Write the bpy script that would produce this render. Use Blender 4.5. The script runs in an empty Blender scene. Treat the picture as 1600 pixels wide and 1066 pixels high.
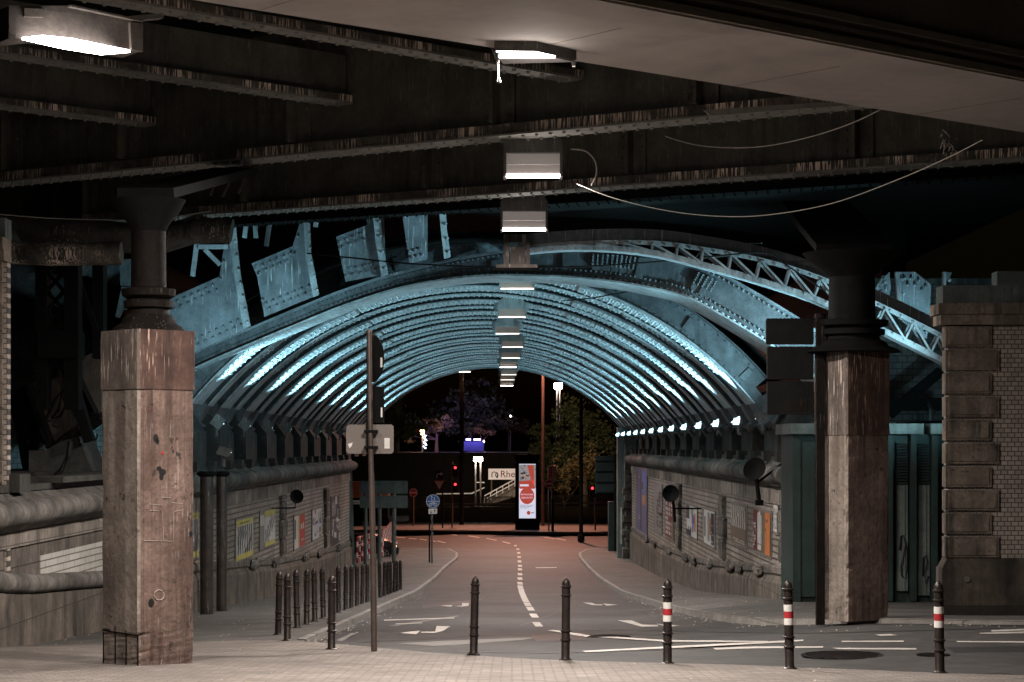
import bpy, bmesh, math, random
from math import sin, cos, pi, sqrt, radians, atan2, asin
from mathutils import Vector, Matrix
random.seed(7)
S = bpy.context.scene
COL = S.collection
# ---------------------------------------------------------------- camera, world, exposure
FPX, CX, HY = 3200.0, 800.0, 698.0            # focal length / horizon of the photograph in its own pixels
cam_d = bpy.data.cameras.new('camera'); cam = bpy.data.objects.new('camera', cam_d); COL.objects.link(cam)
cam.location = (0, 0, 0); cam.rotation_euler = (pi/2, 0, 0)
cam_d.sensor_width = 36; cam_d.lens = FPX/1600*36
cam_d.shift_x = 0; cam_d.shift_y = (HY-533)/1600
cam_d.clip_start = 0.1; cam_d.clip_end = 2000
S.camera = cam
W = bpy.data.worlds.new("World"); S.world = W; W.use_nodes = True
wn = W.node_tree; bg = wn.nodes['Background']
sky = wn.nodes.new('ShaderNodeTexSky'); sky.sky_type = 'NISHITA'; sky.sun_disc = False
sky.sun_elevation = radians(1.0); sky.sun_rotation = radians(200)
wn.links.new(sky.outputs[0], bg.inputs[0]); bg.inputs[1].default_value = 0.0012
S.view_settings.view_transform = 'Standard'; S.view_settings.look = 'None'
S.view_settings.exposure = 0.0; S.view_settings.gamma = 1
S.cycles.use_denoising = True
S.cycles.max_bounces = 6; S.cycles.diffuse_bounces = 4; S.cycles.glossy_bounces = 3
S.cycles.sample_clamp_indirect = 4.0
S.cycles.use_light_tree = True

# ---------------------------------------------------------------- geometry helpers
def P(x, y, d):                                # a photograph pixel at depth d -> a point in the place
    return Vector(((x-CX)*d/FPX, d, (HY-y)*d/FPX))
def sm(t, a, b):
    t = max(0.0, min(1.0, (t-a)/(b-a))); return t*t*(3-2*t)
PROF = [(-60,1.66),(0,-1.354),(40,-3.366),(68,-4.77),(84,-5.35),(96,-5.65),(112,-5.90),(130,-5.98),(900,-5.98)]
def G(X, Y):                                   # pavement level: falls away into the underpass
    for (a, za), (b, zb) in zip(PROF, PROF[1:]):
        if Y <= b:
            z = za+(zb-za)*(Y-a)/(b-a); break
    else: z = PROF[-1][1]
    z += .28*sm(X, 2, 6)*(1-sm(Y, 36, 72))*sm(Y, 23, 30)
    if X < -3.7: z -= .04*min(4, -3.7-X)*sm(Y, 27, 33)
    return z
def R(X, Y):                                   # carriageway level
    return G(X, Y)-(.03+.09*sm(Y, 28, 36))
def gp(x, y, fn=R, lift=0.0):                  # where the ray through a pixel meets the ground
    d = 12.0
    while d < 400:
        p = P(x, y, d)
        if p.z <= fn(p.x, d): break
        d += .5
    lo, hi = d-.5, d
    for _ in range(24):
        m = (lo+hi)/2; p = P(x, y, m)
        if p.z <= fn(p.x, m): hi = m
        else: lo = m
    p = P(x, y, hi); p.z = fn(p.x, p.y)+lift; return p

class MB:
    def __init__(s): s.v = []; s.f = []; s.m = []; s.cur = 0
    def add(s, vs, fs):
        o = len(s.v); s.v += [tuple(v) for v in vs]
        for f in fs: s.f.append(tuple(i+o for i in f)); s.m.append(s.cur)
        return s
    def hexa(s, p):                            # 8 points: bottom ring 0-3, top ring 4-7
        return s.add(p, [(3,2,1,0),(4,5,6,7),(0,1,5,4),(1,2,6,5),(2,3,7,6),(3,0,4,7)])
    def box(s, x0, x1, y0, y1, z0, z1):
        return s.hexa([(x0,y0,z0),(x1,y0,z0),(x1,y1,z0),(x0,y1,z0),(x0,y0,z1),(x1,y0,z1),(x1,y1,z1),(x0,y1,z1)])
    def beam(s, a, b, w, z0, z1, side=0.0):    # box along a-b (plan), width w, offset sideways, from z0 to z1
        a, b = Vector((a[0],a[1],0)), Vector((b[0],b[1],0)); d = (b-a).normalized(); n = Vector((-d.y,d.x,0))
        l, r = side-w/2, side+w/2
        q = [a+n*l, b+n*l, b+n*r, a+n*r]
        return s.hexa([(p.x,p.y,z0) for p in q]+[(p.x,p.y,z1) for p in q])
    def bar(s, a, b, w, h=None, up=(0,0,1)):   # rectangular bar between two points
        h = h or w; a, b = Vector(a), Vector(b); d = (b-a).normalized(); u = Vector(up)
        if abs(d.dot(u)) > .98: u = Vector((1,0,0))
        r = d.cross(u).normalized(); u = r.cross(d)
        c = [(-1,-1),(1,-1),(1,1),(-1,1)]
        return s.hexa([a+r*(i*w/2)+u*(j*h/2) for i, j in c]+[b+r*(i*w/2)+u*(j*h/2) for i, j in c])
    def tube(s, pts, r, n=8, cap=True):
        pts = [Vector(p) for p in pts]; vs = []; fs = []; k = len(pts)
        rr = r if isinstance(r, (list, tuple)) else [r]*k
        for i, p in enumerate(pts):
            d = (pts[min(i+1,k-1)]-pts[max(i-1,0)]).normalized()
            u = Vector((0,0,1)) if abs(d.z) < .95 else Vector((0,1,0))
            a = d.cross(u).normalized(); b = a.cross(d)
            for j in range(n):
                t = 2*pi*j/n; vs.append(p+a*(rr[i]*cos(t))+b*(rr[i]*sin(t)))
        for i in range(k-1):
            for j in range(n):
                fs.append((i*n+j, i*n+(j+1)%n, (i+1)*n+(j+1)%n, (i+1)*n+j))
        if cap: fs += [tuple(range(n-1,-1,-1)), tuple((k-1)*n+j for j in range(n))]
        return s.add(vs, fs)
    def lathe(s, c, prof, n=20, ang=0):        # prof [(r,z)] round the vertical through c
        c = Vector(c); vs = []; fs = []
        for r, z in prof:
            for j in range(n):
                t = 2*pi*j/n+ang; vs.append(c+Vector((r*cos(t), r*sin(t), z)))
        for i in range(len(prof)-1):
            for j in range(n):
                fs.append((i*n+j, i*n+(j+1)%n, (i+1)*n+(j+1)%n, (i+1)*n+j))
        fs += [tuple(range(n-1,-1,-1)), tuple((len(prof)-1)*n+j for j in range(n))]
        return s.add(vs, fs)
    def prism(s, poly, off):                   # planar polygon (3D) given thickness by an offset vector
        off = Vector(off); n = len(poly); a = [Vector(p) for p in poly]; b = [p+off for p in a]
        fs = [tuple(range(n)), tuple(range(2*n-1, n-1, -1))]
        fs += [(i, (i+1)%n, n+(i+1)%n, n+i) for i in range(n)]
        return s.add(a+b, fs)
    def disc(s, c, nrm, r, t, n=24, ry=None):  # flat round plate of thickness t, centre c
        c = Vector(c); d = Vector(nrm).normalized(); u = Vector((0,0,1)) if abs(d.z) < .9 else Vector((1,0,0))
        a = d.cross(u).normalized(); b = a.cross(d); ry = ry or r
        return s.prism([c+a*(r*cos(2*pi*j/n))+b*(ry*sin(2*pi*j/n)) for j in range(n)], d*t)
    def rivet(s, p, nrm, r, h=None):
        p = Vector(p); d = Vector(nrm).normalized(); u = Vector((0,0,1)) if abs(d.z) < .9 else Vector((0,1,0))
        a = d.cross(u).normalized(); b = a.cross(d); h = h or r*.9; vs = []
        for k, q in ((1.0, -.003), (.6, h)):
            for j in range(6):
                t = pi*j/3; vs.append(p+a*(r*k*cos(t))+b*(r*k*sin(t))+d*q)
        return s.add(vs, [(j,(j+1)%6,6+(j+1)%6,6+j) for j in range(6)]+[(6,7,8,9,10,11)])
    def wall(s, y0, y1, n, sec, flip=False):   # sweep sec(y) -> [(X,Z)] along Y, closed section
        ys = [y0+(y1-y0)*i/n for i in range(n+1)]; k = None; vs = []; fs = []
        for y in ys:
            q = sec(y); k = len(q); vs += [(a, y, b) for a, b in q]
        for i in range(n):
            for j in range(k):
                fs.append((i*k+j, i*k+(j+1)%k, (i+1)*k+(j+1)%k, (i+1)*k+j))
        fs += [tuple(range(k-1,-1,-1)), tuple(n*k+j for j in range(k))]
        return s.add(vs, fs)

def obj(name, mb, mats, parent=None, org=None, smooth=False):
    o_ = Vector(org) if org is not None else (root_of(parent).location if parent else Vector((0,0,0)))
    me = bpy.data.meshes.new(name)
    me.from_pydata([(v[0]-o_.x, v[1]-o_.y, v[2]-o_.z) for v in mb.v], [], mb.f)
    for m in (mats if isinstance(mats, (list, tuple)) else [mats]): me.materials.append(m)
    me.polygons.foreach_set('material_index', mb.m)
    bm = bmesh.new(); bm.from_mesh(me); bmesh.ops.recalc_face_normals(bm, faces=bm.faces); bm.to_mesh(me); bm.free()
    if smooth:
        me.polygons.foreach_set('use_smooth', [True]*len(me.polygons))
        try: me.set_sharp_from_angle(angle=radians(40))
        except Exception: pass
    me.update()
    o = bpy.data.objects.new(name, me); COL.objects.link(o)
    if parent: o.parent = parent
    else: o.location = o_
    return o
def root_of(o):
    while o.parent: o = o.parent
    return o
def tag(o, label, cat, group=None, kind=None):
    if label: o['label'] = label
    if cat: o['category'] = cat
    if group: o['group'] = group
    if kind: o['kind'] = kind
    return o
def thing(name, loc, label, cat, group=None):
    o = bpy.data.objects.new(name, None); COL.objects.link(o); o.location = loc; o.empty_display_size = .2
    return tag(o, label, cat, group)
def struct(name, mb, mats, org=None, smooth=False, kind='structure'):
    o = obj(name, mb, mats, None, org, smooth); o['kind'] = kind; return o
def dup(root, loc, label, rot=0.0):
    def cp(o, par):
        c = o.copy(); COL.objects.link(c)
        if par: c.parent = par
        for ch in o.children: cp(ch, c)
        return c
    c = cp(root, None); c.location = loc; c.rotation_euler = (c.rotation_euler.x, c.rotation_euler.y, rot); c['label'] = label
    return c
def light(kind, parent, loc, aim, power, color, size=.3, size_y=None, spot=80, blend=.6):
    d = bpy.data.lights.new('lamp_light', kind); d.energy = power; d.color = color
    if kind == 'AREA':
        d.shape = 'RECTANGLE'; d.size = size; d.size_y = size_y or size
    elif kind == 'SPOT':
        d.spot_size = radians(spot); d.spot_blend = blend; d.shadow_soft_size = size
    else: d.shadow_soft_size = size
    o = bpy.data.objects.new('lamp_light', d); COL.objects.link(o); o.parent = parent
    l = Vector(loc)-root_of(parent).location; o.location = l
    o.rotation_euler = (Vector(aim)-Vector(loc)).to_track_quat('-Z', 'Y').to_euler()
    return o
def text(body, size, mat_, parent, pos, name='lettering', extr=.004, align='CENTER', rz=0.0, sx=1.0):
    cu = bpy.data.curves.new('t', 'FONT'); cu.body = body; cu.size = size; cu.extrude = extr
    cu.align_x = align; cu.align_y = 'CENTER'; cu.resolution_u = 3
    t = bpy.data.objects.new('t', cu); COL.objects.link(t)
    dg = bpy.context.evaluated_depsgraph_get(); me = bpy.data.meshes.new_from_object(t.evaluated_get(dg))
    bpy.data.objects.remove(t); bpy.data.curves.remove(cu)
    r0 = root_of(parent).location
    M_ = Matrix.Translation(Vector(pos)-r0) @ Matrix.Rotation(rz, 4, 'Z') @ Matrix.Rotation(pi/2, 4, 'X') @ Matrix.Diagonal((sx,1,1,1))
    me.transform(M_); me.materials.clear(); me.materials.append(mat_); me.name = name
    o = bpy.data.objects.new(name, me); COL.objects.link(o); o.parent = parent
    return o

# ---------------------------------------------------------------- materials
def mat(name, c1, c2=None, scale=3., rough=.75, metal=0., bump=.25, streak=0., sdark=(.02,.02,.02), speck=0., spale=(.5,.46,.42),
        sstretch=.12, sscale=7., speck_t=.62, fine=.25, brick=None, coat=0., spec=.3, pit=0.):
    m = bpy.data.materials.new(name); m.use_nodes = True; nt = m.node_tree; N = nt.nodes; L = nt.links
    b = N['Principled BSDF']; b.inputs['Roughness'].default_value = rough; b.inputs['Metallic'].default_value = metal
    b.inputs['Specular IOR Level'].default_value = spec
    if coat: b.inputs['Coat Weight'].default_value = coat; b.inputs['Coat Roughness'].default_value = .25
    c2 = c2 or tuple(x*.6 for x in c1)
    tc = N.new('ShaderNodeTexCoord'); co = tc.outputs['Object']
    def noise(sc, det=5, vec=None, ro=.6):
        n = N.new('ShaderNodeTexNoise'); n.inputs['Scale'].default_value = sc; n.inputs['Detail'].default_value = det
        n.inputs['Roughness'].default_value = ro; L.new(vec or co, n.inputs['Vector']); return n.outputs[0]
    def ramp(src, a, b_):
        r = N.new('ShaderNodeMapRange'); r.inputs[1].default_value = a; r.inputs[2].default_value = b_; r.clamp = True
        L.new(src, r.inputs[0]); return r.outputs[0]
    def mix(f, a, b_, mode='MIX'):
        x = N.new('ShaderNodeMix'); x.data_type = 'RGBA'; x.blend_type = mode
        for sock, val in ((x.inputs[0], f), (x.inputs[6], a), (x.inputs[7], b_)):
            if isinstance(val, (int, float)): sock.default_value = val
            elif isinstance(val, tuple): sock.default_value = (*val, 1)
            else: L.new(val, sock)
        return x.outputs[2]
    def mul(a, b_):
        x = N.new('ShaderNodeMath'); x.operation = 'MULTIPLY'
        for sock, val in ((x.inputs[0], a), (x.inputs[1], b_)):
            if isinstance(val, (int, float)): sock.default_value = val
            else: L.new(val, sock)
        return x.outputs[0]
    def mapped(sc):
        mp = N.new('ShaderNodeMapping'); mp.inputs['Scale'].default_value = sc; L.new(co, mp.inputs[0]); return mp.outputs[0]
    col = mix(ramp(noise(scale, 8, None, .68), .38, .62), c1, c2)
    h = None
    if brick:                                   # (plane, width, height, mortar, mortar colour, tone spread)
        sp = N.new('ShaderNodeSeparateXYZ'); L.new(co, sp.inputs[0]); cb = N.new('ShaderNodeCombineXYZ')
        L.new(sp.outputs['XYZ'.index(brick[0][0])], cb.inputs[0]); L.new(sp.outputs['XYZ'.index(brick[0][1])], cb.inputs[1])
        bt = N.new('ShaderNodeTexBrick'); L.new(cb.outputs[0], bt.inputs['Vector']); bt.inputs['Scale'].default_value = 1
        bt.inputs['Brick Width'].default_value = brick[1]; bt.inputs['Row Height'].default_value = brick[2]
        bt.inputs['Mortar Size'].default_value = brick[3]; bt.inputs['Mortar Smooth'].default_value = .2
        bt.inputs['Color1'].default_value = (1,1,1,1); k = 1-brick[5]; bt.inputs['Color2'].default_value = (k,k,k,1)
        bt.inputs['Mortar'].default_value = (1,1,1,1)
        col = mix(1.0, col, bt.outputs[0], 'MULTIPLY')
        col = mix(bt.outputs[1], col, brick[4])
        h = bt.outputs[1]
    if fine: col = mix(mul(ramp(noise(scale*9, 4), .3, .75), fine*2), col, tuple(x*.35 for x in c1))
    if streak:
        s1 = noise(1., 5, mapped((sscale, sscale, sscale*sstretch*.5)), .65)
        s2 = ramp(noise(.8, 3), .35, .6)
        col = mix(mul(mul(ramp(s1, .45, .62), s2), streak), col, sdark)
    if speck:
        s1 = noise(1., 3, mapped((38, 38, 38*sstretch*.6)), .5)
        s2 = ramp(noise(1.3, 3), .42, .62)
        col = mix(mul(mul(ramp(s1, speck_t, speck_t+.05), s2), speck), col, spale)
    if pit:
        col = mix(mul(mul(ramp(noise(11, 2, None, .45), .63, .68), ramp(noise(1.1, 3), .42, .6)), pit), col, (.03,.024,.02))
    L.new(col, b.inputs['Base Color'])
    if bump:
        bp = N.new('ShaderNodeBump'); bp.inputs['Strength'].default_value = bump; bp.inputs['Distance'].default_value = .03
        hh = noise(scale*6, 6)
        if h is not None:
            x = N.new('ShaderNodeMath'); x.operation = 'SUBTRACT'; L.new(hh, x.inputs[0]); L.new(h, x.inputs[1]); hh = x.outputs[0]
        L.new(hh, bp.inputs['Height']); L.new(bp.outputs[0], b.inputs['Normal'])
    return m
def emit(name, color, strength):
    m = bpy.data.materials.new(name); m.use_nodes = True; b = m.node_tree.nodes['Principled BSDF']
    b.inputs['Base Color'].default_value = (*[min(.8, c) for c in color], 1)
    b.inputs['Emission Color'].default_value = (*color, 1); b.inputs['Emission Strength'].default_value = strength
    return m
def plain(name, c, rough=.6, metal=0.): return mat(name, c, tuple(x*.75 for x in c), 5, rough, metal, .08, fine=.1)

m_rib   = mat('pale_grey_steel_paint', (.46,.50,.52), (.27,.30,.32), 2.2, .5, .0, .15, streak=.6, sdark=(.05,.055,.06), speck=.6, fine=.3)
m_ribd  = mat('grey_steel_paint_shade_tone', (.15,.165,.18), (.075,.083,.09), 2.5, .6, .0, .15, streak=.5, sdark=(.03,.03,.03), fine=.3)  # rib paint darkened so that webs and feet look shaded
m_web   = mat('rib_web_shade_tone', (.10,.11,.12), (.045,.05,.055), 2.5, .65, .0, .15, streak=.5, sdark=(.012,.012,.012), fine=.3, spec=.2)  # same paint as the soffits; the dark of unlit gaps is in its colour
m_span  = mat('grey_plate_with_droppings', (.22,.245,.27), (.12,.135,.15), 2.5, .55, .0, .12, streak=.3, speck=1., sstretch=.06, spale=(.6,.6,.58), fine=.2)
m_dark  = mat('dark_green_steel', (.165,.16,.132), (.10,.096,.08), 2, .6, .0, .2, streak=.5, speck=.3, fine=.2)
m_drip  = mat('steel_edge_white_droppings', (.16,.14,.115), (.06,.055,.048), 4, .7, .0, .4, streak=.6, speck=1., sstretch=.10, speck_t=.50, spale=(.95,.78,.66))
m_chalk = plain('faint_chalk', (.42,.35,.31), .9)
m_pane  = emit('frosted_lamp_pane', (.62,.55,.52), .15)
m_under = mat('flange_underside_grey', (.30,.29,.265), (.20,.195,.18), 3, .65, .0, .15, speck=.3, fine=.15)
m_black = mat('black_steel_and_unlit_dark', (.009,.009,.0085), (.006,.006,.006), 3, .75, .0, .2, speck=0, spec=.06)  # black steel; on deck, vault and back walls it stands for unlit dark
m_iron  = mat('rusty_black_iron', (.012,.009,.0075), (.006,.005,.0045), 3, .6, .0, .3, speck=.12, spec=.05)
m_soff  = mat('pale_painted_soffit', (.47,.43,.405), (.37,.335,.315), .45, .8, .0, .06, streak=.25, sscale=.8, sdark=(.2,.18,.17), fine=.06, speck=.15, sstretch=1)
m_fasc  = mat('brown_painted_fascia', (.26,.23,.185), (.20,.175,.14), 1.2, .7, .0, .05, fine=.1)
m_conc  = mat('weathered_concrete', (.40,.335,.285), (.19,.155,.13), 1.8, .88, .0, .8, pit=.9, streak=1., brick=('XZ',.082,9,.0012,(.09,.07,.058),.28), sdark=(.11,.085,.07), speck=.25, sscale=5, fine=.3)
m_concr = mat('reddish_concrete', (.25,.17,.14), (.13,.086,.07), 2.0, .88, .0, .8, pit=.9, streak=1., brick=('XZ',.082,9,.0012,(.06,.04,.033),.28), sdark=(.06,.035,.028), speck=.35, sscale=6, fine=.35)  # redder, darker concrete for one face of each pillar
m_concd = mat('sooty_concrete', (.19,.15,.125), (.10,.08,.068), 1.6, .88, .0, .4, streak=.8, sdark=(.03,.024,.02), speck=.9, speck_t=.58, spale=(.45,.38,.33), sscale=6, fine=.35)
m_concdr= mat('sooty_reddish_concrete', (.13,.075,.058), (.06,.034,.028), 1.6, .88, .0, .4, streak=.8, sdark=(.02,.012,.01), speck=.9, speck_t=.58, spale=(.45,.3,.24), sscale=6, fine=.35)
m_block = mat('grey_bearing_stone', (.085,.082,.072), (.03,.03,.027), 1.8, .85, .0, .3, streak=.7, sscale=3, fine=.3)  # dark tone for bearing blocks, ledge slabs and pedestal
m_stone = mat('sooty_sandstone', (.26,.22,.19), (.07,.06,.052), 1.3, .88, .0, .7, streak=.85, sdark=(.035,.03,.027), sscale=2.4, fine=.4, brick=('YZ',1.15,.42,.010,(.03,.027,.024),.35))
m_plinth= mat('stained_plinth_stone', (.22,.18,.148), (.075,.063,.052), 1.1, .9, .0, .5, streak=1., sdark=(.03,.026,.022), sscale=2.0, sstretch=.1, fine=.35, brick=('YZ',1.9,1.3,.010,(.04,.035,.03),.25))
m_frieze= mat('streaked_frieze_stone', (.42,.36,.31), (.15,.13,.11), 1.2, .88, .0, .4, streak=.8, sdark=(.06,.05,.045), sscale=2.6, fine=.3, brick=('YZ',1.0,1.2,.008,(.05,.045,.04),.3))
m_corn  = mat('rounded_cornice_stone', (.25,.225,.20), (.065,.06,.054), 1.4, .82, .0, .7, streak=.9, sdark=(.04,.037,.033), sscale=3.0, sstretch=1.4, fine=.35)
m_brick = mat('glazed_cream_brick', (.50,.44,.38), (.25,.215,.185), .6, .45, .0, .25, streak=.5, sdark=(.12,.10,.085), sscale=1.6, fine=.12, brick=('YZ',.52,.15,.024,(.03,.026,.022),.3))
m_tile  = mat('white_glazed_tile', (.66,.63,.58), (.55,.52,.48), 1., .35, .0, .1, streak=.3, sdark=(.3,.27,.24), fine=.08, brick=('YZ',.9,.12,.012,(.12,.11,.10),.1))
m_brickx= mat('cream_header_brick', (.58,.50,.43), (.42,.36,.31), .8, .55, .0, .25, fine=.12, brick=('XZ',.115,.077,.008,(.06,.05,.045),.3))  # raised in tone to stand in for a lamp out of view
m_blueb = mat('old_brick_back_wall', (.20,.20,.19), (.09,.09,.09), .9, .7, .0, .3, streak=.8, sscale=2, fine=.3, brick=('XZ',.25,.16,.016,(.04,.04,.04),.35))
m_quoin = mat('brown_quoin_stone', (.38,.31,.25), (.19,.155,.125), 1.8, .85, .0, .6, pit=.6, streak=.8, sscale=4, fine=.35)  # made paler in place of lamp light from beyond the view
m_pave  = mat('small_paving_setts', (.27,.232,.205), (.165,.14,.122), .5, .8, .0, .8, fine=.3, brick=('XY',.23,.12,.012,(.10,.085,.075),.35))
m_slab  = mat('grey_pavement_slabs', (.12,.11,.10), (.07,.064,.058), .7, .8, .0, .3, fine=.2, brick=('XY',.5,.5,.010,(.06,.055,.05),.2))
m_asph  = mat('worn_asphalt', (.060,.056,.053), (.032,.030,.029), .33, .75, .0, .5, fine=.45, pit=.3)
m_patch = mat('pale_asphalt_patch', (.17,.16,.15), (.14,.13,.12), 1, .85, .0, .2, fine=.2)
m_tar   = mat('tar_seal', (.030,.029,.028), (.022,.021,.02), 2, .6, .0, .2, fine=.2)
m_kerb  = mat('granite_kerb', (.30,.275,.25), (.19,.175,.16), 2, .75, .0, .3, fine=.3, brick=('YZ',1.0,3,.008,(.06,.055,.05),.25))
m_white = mat('road_paint_white', (.52,.48,.44), (.33,.30,.275), 3, .7, .0, .1, fine=.2)
m_bol   = mat('brown_iron_bollard', (.045,.034,.030), (.028,.022,.020), 6, .38, .5, .12, fine=.2)
m_red   = plain('signal_red', (.42,.03,.035), .45)
m_wht   = plain('reflective_white', (.75,.72,.68), .45)
m_pole  = mat('brown_painted_pole', (.15,.115,.10), (.10,.08,.07), 3, .4, .5, .1, speck=.2)
m_steel = mat('dull_aluminium', (.26,.235,.215), (.21,.19,.175), 3, .5, .4, .1, fine=.1)
m_sback = mat('grey_sign_back', (.18,.155,.14), (.16,.14,.125), 2, .6, .3, .05, fine=.05)
m_sgrn  = mat('grey_green_sign_back', (.17,.19,.175), (.12,.135,.125), 2, .6, .2, .1, streak=.4)
m_teal  = mat('teal_sheet_metal', (.032,.056,.050), (.02,.036,.033), 1.5, .6, .1, .15, streak=.5, sscale=3)
m_teall = mat('pale_teal_metal_door', (.17,.20,.185), (.11,.13,.12), 1.2, .55, .1, .15, streak=.5, sscale=3)
m_pipe  = mat('brown_grey_pipe', (.09,.075,.065), (.05,.042,.038), 3, .45, .5, .15, streak=.5, speck=.4)
m_pipeg = mat('grey_drain_pipe', (.15,.14,.12), (.07,.066,.058), 2.5, .6, .2, .25, streak=.7, speck=.9, speck_t=.58)
m_house = mat('grey_lamp_housing', (.16,.15,.14), (.10,.095,.09), 3, .5, .2, .1, streak=.4, speck=.5)
m_refl  = mat('lamp_reflector_panel', (.30,.28,.27), (.24,.22,.215), 3, .5, .2, .05)
m_brown = mat('brown_riveted_plate', (.10,.078,.062), (.06,.048,.04), 2, .65, .0, .15, streak=.5, speck=.2)
m_grey  = mat('pale_green_grey_column', (.20,.235,.215), (.13,.155,.145), 1.5, .7, .0, .15, streak=.5)
m_ink   = plain('black_spray_paint', (.012,.012,.012), .6)
m_cable = plain('pale_cable', (.30,.27,.23), .6)
m_cblk  = plain('black_cable', (.012,.012,.012), .6)
m_leafd = mat('night_leaves', (.075,.085,.035), (.04,.048,.02), 1.5, .7, .0, 0, fine=.2)
m_leafo = mat('autumn_leaves', (.16,.11,.045), (.08,.06,.025), 1.5, .7, .0, 0, fine=.2)
m_bark  = mat('tree_bark', (.15,.11,.08), (.08,.06,.045), 4, .9, .0, .5)
m_fence = mat('brown_railing', (.15,.11,.075), (.10,.075,.055), 3, .6, .2, .1)
m_ret   = mat('dark_retaining_wall', (.012,.011,.010), (.008,.008,.007), .5, .9, .0, .3, streak=.5)
m_litter= plain('dry_leaf_litter', (.40,.35,.29), .9)
m_lamp  = emit('lamp_glass', (1.0,.93,.87), 16)
m_lampd = emit('lamp_glass_dim', (1.0,.90,.80), 3)
m_cyan  = emit('floodlight_glass', (.55,.88,1.0), 3)
m_redl  = emit('signal_red_light', (1.0,.05,.07), 2.2)
m_neon  = emit('blue_neon_tube', (.18,.16,1.0), 18)
m_warm  = emit('warm_lamp_glass', (1.0,.72,.5), 14)
# ================================================================ GROUND
def sheet(name, xs_of, ys, nx, fn, m, lift=0.0, skirt=0.0):
    mb = MB(); vs = []; k = nx+1
    for y in ys:
        a, b = xs_of(y)
        for i in range(k):
            x = a+(b-a)*i/nx; vs.append((x, y, fn(x, y)+lift))
    fs = [(j*k+i, j*k+i+1, (j+1)*k+i+1, (j+1)*k+i) for j in range(len(ys)-1) for i in range(nx)]
    mb.add(vs, fs); o = struct(name, mb, m); return o
def rng(a, b, n): return [a+(b-a)*i/n for i in range(n+1)]
EDGE = [(-16,31.5),(-3.1,30.7),(-1.92,28.3),(-1.37,27.4),(-.49,26.1),(.62,24.9),(2,24.5),(3.2,23.7),(4.7,22.45),(5.5,22.0),(16,19)]
def lerp(tab, t):
    if t <= tab[0][0]: return tab[0][1]
    for (a, va), (b, vb) in zip(tab, tab[1:]):
        if t <= b: return va+(vb-va)*(t-a)/(b-a)
    return tab[-1][1]
def smooth_lerp(tab, t, w=.5): return sum(lerp(tab, t+w*k/3) for k in range(-3, 4))/7
edge = lambda x: smooth_lerp(EDGE, x, .8)
KR = [(30.2,16),(30.35,10),(30.6,7.6),(31.2,6.4),(32.2,5.6),(33.6,4.85),(35.4,4.25),(38,3.95),(42,3.75),(47,3.62),(60,3.55),(108,3.55),(114,3.7),(118,4.2),(121,5.5),(122.5,8),(123,16)]
def kr(y): return smooth_lerp(KR, y, .35)
def kl(y): return lerp([(28,-3.1),(96,-3.12),(108,-2.85),(114,-3.0),(119,-3.6),(122,-5),(123.5,-8),(124,-16)], y)
g = MB(); gy = [-120,-40,0,20,40,70,90,112,130,200,420]
vs = [(x, y, (R(0, y)-.45)) for y in gy for x in (-400, -60, -20, 20, 60, 400)]
g.add(vs, [(j*6+i, j*6+i+1, (j+1)*6+i+1, (j+1)*6+i) for j in range(len(gy)-1) for i in range(5)])
struct('ground', g, m_asph)
sheet('road', lambda y: (-16, 17) if y < 118 else (-45, 45), rng(16, 72, 112)+rng(73, 150, 60), 66, R, m_asph)
pz = MB(); nx, ny = 64, 40; vs = []
for i in range(nx+1):
    x = -16+33*i/nx; e = edge(x)
    for j in range(ny+1):
        y = -8+(e+8)*(j/ny)**.7; vs.append((x, y, G(x, y)))
pz.add(vs, [(i*(ny+1)+j, (i+1)*(ny+1)+j, (i+1)*(ny+1)+j+1, i*(ny+1)+j+1) for i in range(nx) for j in range(ny)])
struct('paved_square', pz, m_pave)
lp = MB(); ys = rng(0, 1, 90); vs = []; nx = 14
for t in ys:
    for i in range(nx+1):
        y0 = None
        y = 30+(123.5-30)*t
        x = -12+(kl(y)-.0+12)*i/nx
        yy = max(y, edge(x)+.0); vs.append((x, yy, G(x, yy)-(0 if t else .02)))
lp.add(vs, [(j*(nx+1)+i, j*(nx+1)+i+1, (j+1)*(nx+1)+i+1, (j+1)*(nx+1)+i) for j in range(len(ys)-1) for i in range(nx)])
struct('left_pavement', lp, m_slab)
ys = [30.2,30.28,30.35,30.5,30.7,31,31.5,32,32.6,33.2,34,35,36,37.5,39]+rng(40, 114, 74)+[115,116,117,118,119,120,121,121.6,122.2,122.6,123]
sheet('right_pavement', lambda y: (kr(y), 17), ys, 24, G, m_slab)
def kerb(name, pts, w=.14):
    k = MB(); vs = []; fs = []; n = len(pts)
    for i, (x, y) in enumerate(pts):
        a = Vector(pts[max(i-1,0)]); b = Vector(pts[min(i+1,n-1)]); d = (b-a).normalized(); q = Vector((-d.y, d.x))*w
        top = G(x, y)+.006
        vs += [(x-q.x*.15, y-q.y*.15, R(x, y)-.05), (x, y, top-.02), (x+q.x*.15, y+q.y*.15, top), (x+q.x, y+q.y, top), (x+q.x, y+q.y, top-.1)]
    for i in range(n-1):
        for j in range(4): fs.append((i*5+j, i*5+j+1, (i+1)*5+j+1, (i+1)*5+j))
    k.add(vs, fs); return struct(name, k, m_kerb)
kerb('left_kerb', [(kl(y), y) for y in rng(30.9, 119, 90)]+[(kl(y), y) for y in rng(119.5, 124, 12)])
kerb('right_kerb', [(kr(y), y) for y in reversed(ys)])
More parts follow.
